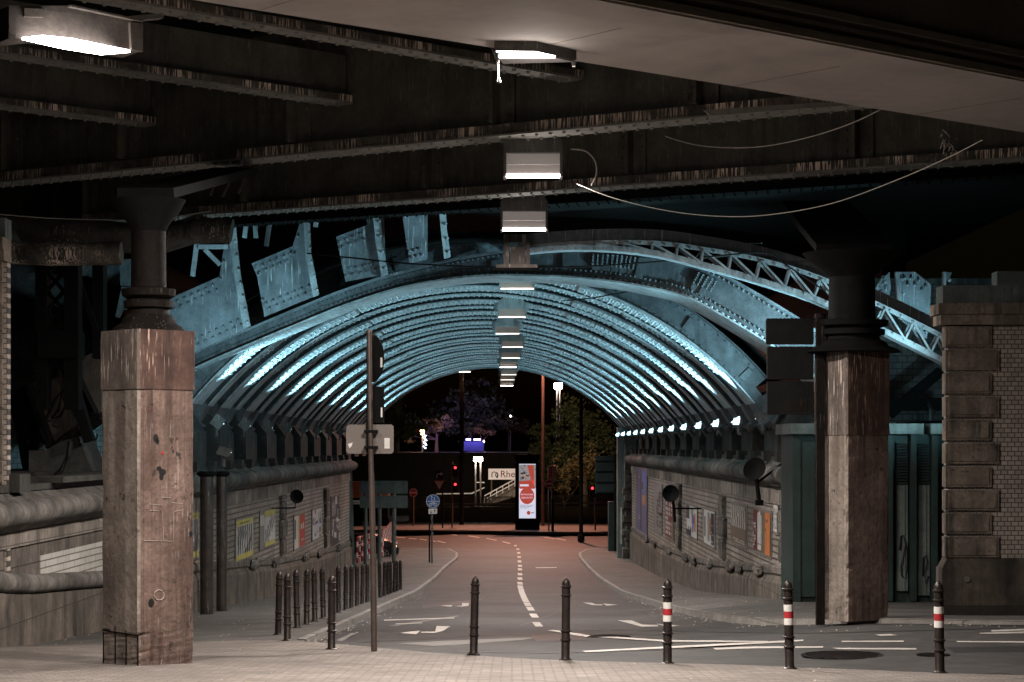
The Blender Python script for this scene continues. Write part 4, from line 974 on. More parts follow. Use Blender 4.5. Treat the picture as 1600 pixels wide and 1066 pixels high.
t = thing('hanging_lamp', sf(115, 68), 'biggest lamp, glaring white in a boxy rusty housing at the top left corner', 'lamp', 'lamps hung down the middle of the road')
z = 3.9; c = sf(118, 72); t.location = c
gl = [sf(34,62), sf(66,58.5), sf(112,63), sf(203,82), sf(158,86), sf(95,76)]
m = MB(); m.prism(gl, (0,0,.02)); obj('glass', m, emit('glaring_lamp_glass', (1,.95,.93), 30), t)
def upr(poly, back, mm, nm):
    a = [P(x, y, c.y+.02) for x, y in poly]; m = MB(); m.prism(a, (back*.75, back*.68, 0)); return obj(nm, m, mm, t)
D0 = sf(34,62).y; D1 = sf(203,82).y
def side(x, y): k = (x-15)/(220-15); d = D0+(D1-D0)*k; return P(x, y, d)
m = MB(); m.prism([side(*p) for p in ((14,60),(14,9),(105,9),(220,34),(220,80),(205,78),(112,61),(66,57),(34,60.5))], (-.25,.35,.0)); m.prism([side(*p) for p in ((105,12),(218,36),(218,33),(105,9))], (.05,-.06,0)); m.prism([side(*p) for p in ((200,36),(220,38),(220,82),(202,78))], (.03,-.04,0)); m.prism([side(*p) for p in ((36,14),(66,15),(66,28),(36,27))], (.02,-.03,0)); m.prism([side(*p) for p in ((12,54),(22,56),(22,63),(12,62))], (.02,-.05,0)); obj('housing', m, m_pipe, t)
m = MB()
for (xa, ya), (xb, yb) in (((-10,20),(140,4)),((120,20),(235,6)),((0,30),(60,24))): m.bar(side(xa,ya)+Vector((0,.5,.0)), side(xb,yb)+Vector((0,.6,0)), .12, .05)
obj('perforated_rail', m, m_refl, t)
light('AREA', t, c+Vector((0,0,-.06)), c+Vector((.2,-.3,-5)), 420, LC, .7, .25); light('POINT', t, c+Vector((.1,-.1,-.16)), c, 75, LC, .12)

# ================================================================ FLOODLIGHTS AT THE ARCH FEET, THEN ADDED ONES FOR THE NEAR ARCHES
CY = (.40, .80, .94)
def flood(base, aim, label, power, s, spot=70, size=.16, grp='cold floodlights at the arch feet', pole=None, blend=1.0):
    t = thing('floodlight', base, label, 'floodlight', grp)
    b = Vector(base); d = (Vector(aim)-b).normalized()
    u = Vector((0,1,0)); r_ = d.cross(u).normalized()
    q = [b+u*i*.16+r_*j*.13 for i, j in ((-1,-1),(1,-1),(1,1),(-1,1))]
    m = MB(); m.hexa([p-d*.16 for p in [b+(p-b)*.6 for p in q]]+q); m.bar(b-d*.1, b-d*.1-Vector((0,0,.28)), .05); obj('housing', m, m_house, t)
    m = MB(); m.prism([b+(p-b)*.92+d*.004 for p in q], d*.012); obj('glass', m, m_cyan, t)
    m = MB(); m.prism([b+Vector((-.09,-.17,-.12)), b+Vector((.06,-.17,-.12)), b+Vector((.09,-.17,.04)), b+Vector((-.06,-.17,.04))], (0,.012,0)); obj('front_glass', m, m_cyan, t) if s > 0 else None
    if s < 0:
        m = MB(); v = b-Vector((0,.2,0)); m.prism([v-d*.16-r_*.14, v+d*.14-r_*.14, v+d*.14+r_*.14, v-d*.16+r_*.14], (0,.012,0)); obj('visor', m, m_house, t)
    if pole is not None: m = MB(); m.tube([b-d*.1-Vector((0,0,.1)), (b.x-d.x*.1, b.y-d.y*.1, pole)], .03, 6); obj('pole', m, m_black, t)  # stand for the added floodlights
    light('SPOT', t, b+d*.05, aim, power, CY, .06, None, spot, blend)
    return t
for i, y in enumerate(ribY):
    pw = 2350
    flood((5.50, y+.85, .66), (3.5, y+.85, 3.2), 'cold white floodlight at the right foot of the %s arch rib' % ORD[i], pw, 1, 88)
    flood((-7.2, y+.85, .62), (-5.4, y+.9, 3.1), 'cold white floodlight at the left foot of the %s arch rib' % ORD[i], pw*.9, -1, 84)
flood((6.75, 40.3, 1.0), (3.0, 42.4, 3.9), 'added unseen floodlight on a pole behind the right pillar aimed at the deep riveted arch', 3800, -1, 100, pole=-2.9)  # from here on: lamps added to brighten near arches and brick walls
flood((-6.2, 44.3, -.1), (-5.2, 49.0, 3.2), 'added floodlight on the left ledge aimed at the spandrel plates', 1500, -1, 95)
flood((8.55, 37.6, .6), (4.5, 39.6, 3.4), 'added unseen floodlight on a pole behind the stone pier aimed at the lattice arch', 1500, -1, 100, pole=-2.9)
flood((8.7, 39.6, .5), (8.0, 43.5, 2.7), 'added unseen floodlight behind the stone pier aimed at the right spandrel plates', 1000, -1, 100, pole=-2.9)
flood((6.95, 42.5, .75), (4.4, 42.9, 3.6), 'added unseen floodlight on a pole in front of the kiosk aimed along the arch soffit', 4600, -1, 90, pole=-3.1)
flood((5.75, 47.4, .7), (4.4, 49.5, 2.9), 'added floodlight at the near end of the right ledge aimed at the first arch rib', 900, -1, 100)
flood((-10.3, 50.5, .2), (-13, 58, 2.2), 'added floodlight behind the left pillar aimed at the far left brick wall', 2400, -1, 100)
flood((9.6, 47.0, .9), (10.5, 50.5, 1.6), 'added floodlight beside the kiosk aimed at the brick wall on the right', 520, -1, 110)

# ================================================================ BOLLARDS
def bollard(band):
    t = bpy.data.objects.new('bollard', None); COL.objects.link(t); tag(t, 'x', 'bollard', 'iron bollards')
    c = (0,0,0); r = .052
    m = MB(); m.lathe(c, [(.085,-.02),(.085,.008),(.06,.018),(r,.03),(r,.90),(r*.98,.93),(r*.90,.955),(r*.74,.975),(r*.5,.990),(r*.25,.998),(.012,1.0),(.010,1.012)], 20); obj('post', m, m_bol, t, org=(0,0,0), smooth=True)
    for z in (.36,.25,.80,.905): m = MB(); m.lathe((0,0,z), [(r-.002,-.016),(r+.012,-.008),(r+.014,0),(r+.012,.008),(r-.002,.016)], 20); obj('collar', m, m_bol, t, org=(0,0,0), smooth=True)
    if band:
        for z0, z1, mm in ((.50,.575,m_wht),(.577,.652,m_red),(.654,.73,m_wht)):
            m = MB(); m.lathe((0,0,0), [(r+.002,z0),(r+.003,z0+.002),(r+.003,z1-.002),(r+.002,z1)], 20); obj('reflective_band', m, mm, t, org=(0,0,0))
    return t
pb, bb = bollard(False), bollard(True)
def place(b, first, x, z, label, lean=0):
    X = (x-CX)*z/FPX; loc = (X, z, G(X, z)); o_ = b if first else dup(b, loc, label)
    o_.location = loc; o_['label'] = label; o_.rotation_euler = (0, -radians(1.4+lean), random.uniform(0, 3)); return o_
place(pb, True, 740, 26.5, 'plain brown bollard left of centre at the edge of the paved square', .4)
place(pb, False, 883.5, 25.1, 'plain brown bollard right of centre at the edge of the paved square', 0)
place(bb, True, 1043, 24.4, 'red and white banded bollard, leftmost of the three banded ones', 0)
place(bb, False, 1234, 23.3, 'red and white banded bollard in the middle of the three, by the manhole cover', 0)
place(bb, False, 1468.5, 22.5, 'red and white banded bollard, rightmost of the three banded ones', 0)
place(pb, False, 518, 27.8, 'plain bollard standing out in front of the long row, beside the sign pole', -.5)
place(pb, False, 449, 30.4, 'second bollard from the near end of the row on the left pavement', -1)
for i, x in enumerate([434.5,464.5,479,492,505,529,540,549,558,566,574,583,594,600,606,611,616,621,626]):
    z = 3.72*FPX/(800-x)
    n_ = ['nearest','third','fourth','fifth','sixth','seventh','eighth','ninth','tenth','eleventh','twelfth','thirteenth','fourteenth','fifteenth','sixteenth','seventeenth','eighteenth','last but one','farthest'][i]
    place(pb, False, x, z, '%s bollard of the long row along the left kerb' % n_, random.uniform(-.8, .3))

# ================================================================ SIGNS AND POLES AT THE FRONT
def slab(poly, d, th, m_): m = MB(); m.prism([P(x, y, d) for x, y in poly], (0, th, 0)); return m
def rrect(x0, y0, x1, y1, r, n=4):
    out = []
    for cx, cy, a in ((x1-r,y0+r,-90),(x1-r,y1-r,0),(x0+r,y1-r,90),(x0+r,y0+r,180)):
        for k in range(n+1): t = radians(a+90*k/n); out.append((cx+r*cos(t), cy+r*sin(t)))
    return out
b = gp(584.5, 1018, G); dS = b.y
t = thing('sign_pole', b, 'tall leaning brown pole with round sign edge on top and a grey sign back', 'sign pole')
m = MB(); m.tube([(b.x,b.y,b.z-.05), P(583.5,900,dS), P(578.5,665,dS), P(576.5,519,dS)], [.042,.042,.036,.033], 14); m.lathe(P(576.5,520,dS), [(.034,0),(.042,.0),(.04,.03),(.01,.045)], 12); obj('pole', m, m_pole, t, smooth=True)
m = MB(); m.prism([P(580+10*cos(a)*(1.9 if cos(a) > 0 else .8), 560+38*sin(a), dS+.08+.10*cos(a)) for a in [2*pi*k/28 for k in range(28)]], (.012, .012, 0)); rs = obj('round_sign', m, m_black, t)
m = MB(); m.prism([P(594.5,559,dS+.14), P(597.5,559,dS+.14), P(597.5,574,dS+.14), P(594.5,574,dS+.14)], (0,-.01,0)); obj('sticker', m, m_wht, rs)
m = slab([(573,604),(600,604),(600,661),(573,661)], dS+.10, .03, 0); bs = obj('dark_sign', m, m_black, t)
m = slab([(595,637),(597.5,637),(597.5,652),(595,652)], dS+.085, .008, 0); obj('sticker', m, m_wht, bs)
m = slab(rrect(541,663.5,615,709,5), dS+.10, .015, 0); gs = obj('sign_back', m, m_sback, t)
m = slab([(600.5,684.5),(609,684.5),(609,701),(600.5,701)], dS+.092, .006, 0); obj('sticker', m, m_wht, gs)
m = slab([(543.5,694),(551,691.5),(549.5,697),(546,700.5)], dS+.092, .006, 0); obj('torn_sticker', m, m_sback if False else m_wht, gs)
m = MB()
for y in (674, 699): m.box(P(569,0,dS).x, P(590,0,dS).x, dS-.045, dS+.10, P(0,y+2,dS).z, P(0,y-2,dS).z)
m.box(P(572,0,dS).x, P(576,0,dS).x, dS+.04, dS+.10, P(0,708,dS).z, P(0,606,dS).z); obj('clamp', m, m_black, t)
# direction sign back pair
d2 = 78.0; b = gp(617, 880, G)
t = thing('direction_sign', b, 'two grey direction sign backs stacked on posts beside the left pavement', 'sign'); d2 = b.y
for y0, y1 in ((751.5,771.5),(774.5,794)): obj('panel', slab(rrect(562,y0,637,y1,2.5), d2, .05, 0), m_sgrn, t)
m = MB()
for x, w in ((615.5, .11), (571, .10), (593, .10)): a = P(x, 880, d2+.16); m.tube([(a.x, a.y, G(a.x,a.y)-.05), (a.x, a.y, P(0,753,d2).z)], w, 10)
obj('post', m, m_sgrn, t)
# dark panels on the post beside the right pillar
dR = 32.1; b = P(1281, 955, dR)
t = thing('panel_post', (b.x, dR, G(b.x, dR)), 'three black panels stacked on a dark post in front of the right arch springing', 'sign')
m = MB(); x0, x1 = P(1276,0,dR).x, P(1289,0,dR).x; m.box(x0, x1, dR, dR+.12, G(b.x,dR)-.05, P(0,492,dR).z); m.tube([((x0+x1)/2, dR+.06, P(0,497,dR).z), ((x0+x1)/2, dR+.06, P(0,490,dR).z)], .09, 12); obj('post', m, m_iron, t)
for y0, y1, x0 in ((497.5,538,1197.5),(541.5,593,1199),(596,648,1199)): obj('black_panel', slab(rrect(x0,y0,1271.5,y1,2.5), dR, .10, 0), m_black, t)
obj('faded_plate', slab([(1228,625),(1262,623),(1262,641),(1228,643)], dR-.004, .003, 0), m_iron, t)
m = MB(); m.box(P(1285,0,dR).x, P(1307,0,dR).x, dR-.06, dR+.0, P(0,542,dR).z, P(0,538.5,dR).z); obj('bracket', m, m_refl, t)

# ================================================================ WALL THINGS: dishes, pipes, posters
def dish(x, y, W_, rx, ry, zpost, label, ang, facing):
    z = W_*FPX/(x-CX) if W_ else zpost; c = P(x, y, z); t = thing('wall_dish', c, label, 'dish', 'black dishes on the tunnel walls')
    r = ry*z/FPX; m = MB(); n = Vector(facing).normalized(); u = n.cross(Vector((0,0,1))).normalized(); v = u.cross(n)
    vs = [];fs = []; N_ = 24
    for k, (q, dp_) in enumerate(((0.0,.10),(.5,.07),(.85,.02),(1,0),(1,-.02),(.5,.05),(0,.075))):
        for j in range(N_): a = 2*pi*j/N_; vs.append(c+u*(r*q*cos(a))+v*(r*q*sin(a))-n*dp_)
    for k in range(6):
        for j in range(N_): fs.append((k*N_+j, k*N_+(j+1)%N_, (k+1)*N_+(j+1)%N_, (k+1)*N_+j))
    m.add(vs, fs); obj('dish', m, m_black, t, smooth=True); return t, c
s_ = -1
t, c = dish(463.5, 776, XL+.85, 10, 11, 0, 'small round black dish on an arm from the left tiled wall', 0, (.5,-1,.2))
m = MB(); m.tube([(XL-.05,c.y+.1,c.z-.38), (c.x-.05,c.y+.1,c.z-.36), (c.x-.03,c.y+.06,c.z-.12)], .025, 6); obj('arm', m, m_black, t)
t, c = dish(1048, 771, XR-1.0, 10, 13.5, 0, 'middle-sized black dish with long drop arm on the right wall', 0, (-.45,-1,.1))
m = MB(); m.tube([(c.x+.06,c.y+.1,c.z-.1),(c.x+.12,c.y+.08,c.z-.55),(c.x+.14,c.y+.08,c.z-.95)], .05, 7); m.tube([(c.x+.12,c.y+.1,c.z-.5),(XR+.03,c.y+.1,c.z-.5)], .03, 6); obj('arm', m, m_black, t)
t, c = dish(1179, 733, XR-.75, 16, 19, 0, 'large tilted black dish on the right wall just left of the kiosk', 0, (-.55,-.85,.45))
m = MB(); m.tube([(c.x+.05,c.y+.1,c.z-.2),(c.x+.08,c.y+.05,c.z-.5),(c.x+.11,c.y+.05,c.z-.75)], .05, 7); m.box(c.x+.03, c.x+.20, c.y, c.y+.2, c.z-.82, c.z-.70); m.tube([(c.x+.08,c.y+.1,c.z-.3),(XR-.05,c.y+.2,c.z+.15)], .03, 6); obj('arm', m, m_black, t)
for i, (x, yb) in enumerate(((323,960),(346.5,955))):
    b = gp(x, yb, G); b.z = G(b.x, b.y); t = thing('downpipe', b, ['left', 'right'][i]+' one of two brown standpipes with flared tops beside the left pillar', 'pipe', 'twin brown standpipes')
    r = (10.5 if i == 0 else 8.5)*b.y/FPX; zt = P(0,741,b.y).z; m = MB(); m.tube([(b.x,b.y,b.z-.05),(b.x,b.y,zt)], r, 18); obj('pipe', m, m_pipe, t, smooth=True)
    m = MB(); m.lathe((b.x,b.y,zt), [(r,-.06),(r*1.5,-.01),(r*1.55,.03),(r*1.1,.07)], 18); obj('flared_top', m, m_black, t)
COLS = dict(w=plain('poster_white', (.62,.60,.58), .5), y=plain('poster_yellow', (.55,.48,.13), .5), k=plain('poster_black', (.03,.03,.035), .5), r=plain('poster_red', (.42,.05,.04), .5),
    b=plain('poster_blue', (.10,.13,.40), .5), g=plain('poster_grey', (.25,.24,.23), .5), o=plain('poster_orange', (.50,.17,.05), .5), n=plain('poster_brown', (.17,.12,.085), .5), gn=plain('poster_green', (.10,.26,.13), .5), v=plain('poster_violet', (.12,.11,.20), .5), d=plain('poster_dark_red', (.14,.025,.025), .5))
KEYS = list(COLS); PM = [COLS[k] for k in KEYS]
def poster(side, x0, x1, y0, y1, base, art, label):
    """art: list of (u0,u1,v0,v1,key) patches in poster coordinates (u along the picture's right, v up)"""
    X = XL+.012 if side < 0 else XR-.012; f = lambda x: X*FPX/(x-CX)
    za, zb_ = f(x0), f(x1); zc = (za+zb_)/2; ztop = P(0,y0,zc).z; zbot = P(0,y1,zc).z
    t = thing('poster', (X, zc, (ztop+zbot)/2), label, 'poster', None); s = -1 if side > 0 else 1
    L_ = abs(zb_-za); H_ = ztop-zbot; lo = min(za, zb_)
    m = MB(); m.box(min(X, X+s*.03), max(X, X+s*.03), lo-.06, lo+L_+.06, zbot-.06, ztop+.06); obj('frame', m, m_steel, t)
    m = MB()
    def patch(u0, u1, v0, v1, k, lay):
        m.cur = KEYS.index(k); a = za+(zb_-za)*u0; b_ = za+(zb_-za)*u1; xx = X+s*(.031+.003*lay)
        m.add([(xx,a,zbot+H_*v0),(xx,b_,zbot+H_*v0),(xx,b_,zbot+H_*v1),(xx,a,zbot+H_*v1)], [(0,1,2,3)])
    patch(0,1,0,1,base,0)
    for i, q in enumerate(art): patch(*q, 1+i%7 if len(art) > 7 else 1+i)
    obj('sheet', m, PM, t); return t
def wavy(k, n, v0, v1, u0=.04, u1=.96):
    out = []; w = (u1-u0)/n
    for i in range(n):
        for j in range(6):
            o_ = .12*w*sin(j*1.9+i); a = v0+(v1-v0)*j/6; out.append((u0+w*(i+.2)+o_, u0+w*(i+.62)+o_, a, a+(v1-v0)/6, k))
    return out
rd = random.Random(11)
def collage(keys, n, seed, smin=.08, smax=.35):
    q = random.Random(seed); out = []
    for i in range(n):
        u = q.uniform(0,.9); v = q.uniform(0,.92); out.append((u, min(1, u+q.uniform(smin, smax)), v, min(1, v+q.uniform(smin, smax)*.8), q.choice(keys)))
    return out
def glyphs(k, u0, u1, v0, v1, rows, cols, seed):
    q = random.Random(seed); out = []; du = (u1-u0)/cols; dv = (v1-v0)/rows
    for r_ in range(rows):
        for c_ in range(cols):
            if q.random() < .86: out.append((u0+du*c_+du*.1, u0+du*(c_+q.uniform(.55,.9)), v0+dv*r_+dv*.15, v0+dv*(r_+.8), k))
    return out
stripes = [(0,1,.86,1,'y'),(0,1,0,.13,'y')]+wavy('k',7,.14,.85)+glyphs('k',.2,.8,.90,.95,1,6,1)
poster(-1, 290, 308, 802, 872, 'w', stripes, 'yellow edged striped poster half hidden by the standpipes')
poster(-1, 367.5, 394, 811, 872, 'w', stripes, 'striped black and white poster with yellow bands, right of the standpipes')
poster(-1, 405, 428, 798, 853, 'g', [(.0,.25,.62,.92,'w'),(.27,1,.84,1,'y'),(.3,1,0,.12,'y'),(.25,1,.13,.83,'w')]+wavy('k',5,.14,.82,.28,.98), 'striped poster with a white patch at its upper left, near the quoin strip')
poster(-1, 458.5, 475, 805, 855, 'r', [(0,.36,0,1,'w'),(.36,.46,0,1,'y'),(.02,.12,.3,.9,'k'),(.56,.68,.55,.72,'w'),(.74,.86,.55,.74,'w'),(.6,.7,.18,.24,'w'),(.76,.86,.18,.25,'w')], 'red poster with white quotation marks on the left wall')
poster(-1, 487, 501, 796, 841, 'w', collage(['b','y','k','b','w'],14,4,.1,.3)+[(.6,.95,.1,.98,'w'),(.68,.74,.5,.9,'k'),(.84,.9,.5,.9,'k')], 'white blue and yellow poster on the left wall')
poster(-1, 516.5, 529, 776, 851, 'k', collage(['w','g','k','w','k'],26,8), 'tall torn black and white poster near the far end of the left wall')
poster(1, 995, 1012, 733, 831, 'v', [(.0,.38,.05,.95,'v'),(.42,.5,.02,.98,'k'),(.55,.98,.62,.97,'b'),(.6,.9,.45,.6,'o'),(.55,.98,.05,.42,'v')]+collage(['g','v','k'],9,5,.06,.15), 'big dark violet framed billboard at the far end of the right wall')
poster(1, 1023.5, 1035, 759, 831, 'g', glyphs('k',.4,1,.1,.9,9,2,3)+collage(['w','g','d'],8,9,.1,.25), 'grey collage poster left of the middle dish')
poster(1, 1040, 1054, 782, 840, 'd', glyphs('w',.1,.9,.06,.96,7,4,12)+[(.78,1,.0,.5,'n')], 'dark red poster with pale lettering grid under the middle dish')
poster(1, 1074, 1090, 791, 838, 'w', [(0,.3,.55,1,'k'),(.5,.68,.70,.96,'gn'),(.55,.78,.45,.72,'b'),(.6,.7,.15,.45,'b'),(.0,.5,.0,.3,'k'),(.08,.2,.2,.35,'w'),(.3,.42,.2,.35,'w'),(.76,.92,.2,.8,'o')], 'white poster with a green and blue figure on the right wall')
poster(1, 1100, 1118, 798, 851, 'w', [(0,.1,0,1,'g'),(.14,.24,.2,.8,'k'),(.42,.6,.1,.95,'g'),(.62,.7,.3,.8,'o'),(.74,.98,.04,.96,'k')]+glyphs('w',.76,.96,.1,.9,12,2,6), 'white grey and black poster right of the green and blue one')
poster(1, 1144, 1168, 789, 850, 'n', wavy('w',8,.42,.98,.03,.97)+[(0,1,.16,.42,'n')]+glyphs('w',.05,.95,.03,.14,2,9,2), 'brown poster with pale wavy stripes below the large dish')
poster(1, 1179, 1206, 799, 864, 'n', [(0,.24,0,1,'d'),(.26,.34,.2,.95,'w'),(.36,.44,.2,.98,'w'),(.46,.52,.2,.9,'w'),(.72,1,0,1,'o'),(.30,.52,.06,.18,'w')]+glyphs('k',.76,.96,.55,.85,3,3,4)+glyphs('w',.04,.2,.1,.7,8,2,8), 'red white and orange poster nearest to the kiosk')
poster(1, 1210.5, 1217, 790, 831, 'w', glyphs('g',.1,.9,.1,.9,9,3,5), 'small narrow white notice at the near end of the right wall')

# ================================================================ PIPES AND CABLES OVERHEAD
m = MB(); m.tube([P(x, y, 36) for x, y in ((-40,356),(60,362),(130,366),(200,372),(255,378))], .27, 18); m.lathe(P(10,360,36)-Vector((0,0,.5)), [(.3,0),(.36,.1),(.36,.5),(.3,.6)], 16); m.tube([P(8,360,36), P(8,385,36)], .33, 16)
q = obj('drain_pipe', m, m_pipeg, None, None, True); tag(q, 'fat grey drain pipe with bird droppings running into the dark at left under the girder', 'pipe')
m = MB(); m.tube([P(x, y, 37) for x, y in ((255,376),(300,362),(350,360),(362,362))], .23, 16); m.tube([P(282,372,37)+Vector((0,0,0)), P(286,345,37), P(310,337,37), P(330,345,37), P(345,372,37)], .04, 8); q = obj('drain_pipe', m, m_pipeg, None, None, True); tag(q, 'short fat pipe with curved bracket behind the left iron column', 'pipe')
m = MB(); m.tube([P(x, y, 35.5) for x, y in ((20,395),(90,398),(190,396))], .2, 12); q = obj('dropping_ledge', m, m_drip, None, None, True); tag(q, 'rough dropping covered ledge pipe under the grey drain pipe', 'pipe')
def cable(pts, d0, d1, r, mm, label):
    pp = dense([(x, y) for x, y in pts], 8); n = len(pp); m = MB(); m.tube([P(x, y, d0+(d1-d0)*i/(n-1)) for i, (x, y) in enumerate(pp)], r, 6); q = obj('cable', m, mm); tag(q, label, 'cable', 'loose cables under the bridge')
cable([(-20,333),(60,340),(140,343),(235,343),(330,330)], 33, 36, .010, m_cable, 'thin pale cable sagging in front of the grey drain pipe')
cable([(902,288),(960,310),(1040,329),(1120,338),(1200,336),(1300,318),(1400,282),(1480,247),(1535,219)], 29, 22, .0055, m_cable, 'long pale cable sagging across the dark from beside the first lamp to the right')
cable([(1040,213),(1085,226),(1140,231),(1200,228),(1270,213),(1330,193),(1375,172)], 27, 23, .007, m_cable, 'short pale cable sagging under the soffit at right')
cable([(892,233),(915,236),(930,252),(932,272),(924,290)], 29, 29, .012, m_cable, 'loop of pale cable hanging beside the first lamp')
cable([(480,396),(560,404),(640,412),(780,418),(900,417),(1000,411),(1090,404),(1180,396),(1200,395)], 43, 40, .018, m_cblk, 'black cable strung level across the spandrel arch')
cable([(1190,380),(1108,385),(1070,420),(1010,448),(930,465),(880,470)], 42, 52, .016, m_cblk, 'black cable looping down across the arch soffits on the right')
cable([(1100,402),(1195,395),(1225,412),(1270,442),(1290,455)], 39, 39, .016, m_cblk, 'black cable in front of the lattice arch')
cable([(768,76),(777,100),(777,128)], 20, 20, .004, m_cable, 'thin drop cord hanging from the soffit lamp')
m = MB(); rd = random.Random(5)
for x, y, d in ((1075,150,24.2),(1482,222,22)):
    for k in range(26): a = P(x+rd.gauss(0,6), y+rd.gauss(0,6), d); m.tube([a, a+Vector((rd.gauss(0,.04),rd.gauss(0,.03),rd.gauss(0,.06)))], .006, 4)
q = obj('bird_nest', m, m_brown); tag(q, 'straggly bits of old nest hanging under the pale soffit on the right', 'nest')
# ================================================================ BEYOND THE UNDERPASS
GB = lambda x, y: R(x, y)
def foot(x, d): X = (x-CX)*d/FPX; return Vector((X, d, R(X, d)))
# portal columns
b = foot(547, 98); t = thing('portal_column', (b.x, 98, G(b.x, 98)), 'pale grey green column with black graffiti at the far end of the left wall', 'column')
m = MB(); m.hexa([P(x, y, d) for x, y, d in ((544,890,98),(554.5,890,98),(554.5,890,99),(544,890,99),(538,692,98),(549,692,98),(549,692,99),(538,692,99))]); obj('shaft', m, m_grey, t)
m = MB(); m.tube([P(x, y, 97.97) for x, y in ((543,843),(548,838),(549,846),(545,850),(550,852),(547,858),(544,852),(551,846))], .03, 5); m.tube([P(x, y, 97.9) for x, y in ((538,767),(542,790),(543,815),(540,838))], .03, 5); obj('sprayed_tag', m, m_ink, t)
t = thing('portal_column', P(974, 872, 107), 'pale column with tall black graffiti at the far end of the right wall', 'column')
m = MB(); a, b = P(965, 872, 107), P(985, 668, 107); m.box(a.x, b.x, 107, 108, a.z-.1, b.z); obj('shaft', m, m_grey, t)
m = MB()
for pts in (((978,853),(983,848),(979,843),(984,838)),((978,836),(984,834)),((978,832),(984,829),(979,826),(978,832)),((978,821),(984,818),(978,815),(984,812)),((979,862),(984,857),(982,866))): m.tube([P(x, y, 106.97) for x, y in pts], .035, 5)
obj('sprayed_tag', m, m_ink, t)
m = MB(); a, b = P(969.5,850,106.95), P(972,793,106.95); m.box(a.x, b.x, 106.93, 106.99, a.z, b.z); obj('notice_strip', m, m_wht, t)
t = thing('rubble_pier', (5.95, 106.3, G(6,106)), 'rough rubble stone end of the right wall', 'pier')
m = MB(); rd = random.Random(4); z = -5.8
while z < .4:
    h = rd.uniform(.25,.4); xo = rd.uniform(-.12,.12); m.box(5.95+xo-.1, 6.6, 106.05+rd.uniform(-.1,.1), 107.5, z, z+h-.03); z += h
obj('stone', m, m_stone, t)
# dark green gantry sign back
d = 116; b = foot(962, d); t = thing('gantry_sign', b, 'dark green slatted sign back on two posts by the far right portal', 'sign')
obj('panel', slab([(930,712),(981,713),(981,772),(930,772)], d, .1, 0), m_teal, t)
m = MB()
for y in (719, 735, 752, 768): a, b = P(930,y+1,d-.06), P(981,y-1,d); m.box(a.x, b.x, d-.06, d-.002, a.z, b.z)
obj('slat', m, m_teal, t)
m = MB(); a = P(962,870,d); m.tube([(a.x,d-.2,G(a.x,d)-.1),(a.x,d-.2,P(0,709,d).z)], .1, 8); obj('post', m, m_iron, t)
m = MB(); a = P(951,0,d); m.box(a.x,P(960,0,d).x,d,d+1,G(a.x,d)-.1,P(0,784,d).z); q = obj('utility_box', m, m_teal); tag(q, 'dark utility cabinet under the green slatted sign back', 'cabinet')
# black lamp post
t = thing('lamp_post', gp(908,845,G), 'thick black post on the corner of the right pavement beyond the arch', 'post'); b = t.location
m = MB(); m.tube([(b.x,b.y,b.z-.1),(b.x,b.y,b.z+.5),(b.x,b.y,b.z+9.2)], [.20,.13,.11], 12); m.lathe((b.x,b.y,b.z), [(.22,0),(.22,.3),(.14,.45)], 12); obj('post', m, m_black, t)
# blue cycle sign
b = gp(673,880,G); d = b.y; t = thing('cycle_path_sign', b, 'round blue footpath and cycle path sign with small arrow plate on the left pavement', 'traffic sign')
m = MB(); m.tube([(b.x+.06,d,b.z-.05),(b.x+.06,d,P(0,775,d).z)], .045, 10); obj('post', m, m_sgrn, t)
c = P(676.5,783.5,d-.08); m = MB(); m.disc(c, (0,-1,0), .335, .02, 28); obj('blue_disc', m, plain('sign_blue', (.04,.12,.36), .4), t)
m = MB(); m.disc(c+Vector((0,-.02,0)), (0,-1,0), .335, .003, 28)
w = MB(); y0 = d-.105
def ring(mb, c, r0, r1, n=24):
    c = Vector(c); vs = [c+Vector((r*cos(2*pi*k/n),0,r*sin(2*pi*k/n))) for r in (r0, r1) for k in range(n)]; mb.add(vs, [(k,(k+1)%n,n+(k+1)%n,n+k) for k in range(n)])
ring(w, (c.x,y0,c.z), .315, .335); w.box(c.x-.3,c.x+.3,y0-.003,y0,c.z-.012,c.z+.012)
ring(w, (c.x-.12,y0,c.z-.16), .06, .08, 14); ring(w, (c.x+.12,y0,c.z-.16), .06, .08, 14)
for a, e in (((-.12,-.16),(-.05,-.05)),((-.05,-.05),(.07,-.05)),((.07,-.05),(.12,-.16)),((-.05,-.05),(0,-.16)),((0,-.16),(.07,-.05))): w.bar((c.x+a[0],y0-.003,c.z+a[1]), (c.x+e[0],y0-.003,c.z+e[1]), .018, .018)
for ox, s in ((-.06,1.0),(.07,.7)): 
    w.disc((c.x+ox,y0,c.z+.06+.17*s), (0,-1,0), .032*s, .004, 10); w.bar((c.x+ox,y0-.003,c.z+.06+.13*s),(c.x+ox,y0-.003,c.z+.06+.05*s),.05*s,.02); w.bar((c.x+ox,y0-.003,c.z+.06+.05*s),(c.x+ox-.03*s,y0-.003,c.z+.035),.022,.02); w.bar((c.x+ox,y0-.003,c.z+.06+.05*s),(c.x+ox+.03*s,y0-.003,c.z+.035),.022,.02)
obj('white_symbols', w, m_wht, t)
m = slab([(669.5,795),(683,795),(683,803),(669.5,803)], d-.08, .02, 0); pq_ = obj('arrow_plate', m, m_wht, t)
m = MB(); y0 = d-.09
for x, s in ((673.5,-1),(679,1)): a = P(x,799,y0); m.bar(a-Vector((0,0,.07)), a+Vector((0,0,.07)), .02, .01, (0,1,0)); m.prism([a+Vector((-.05,0,s*.03)), a+Vector((.05,0,s*.03)), a+Vector((0,0,s*.10))], (0,-.005,0))
obj('arrows', m, m_ink, pq_)
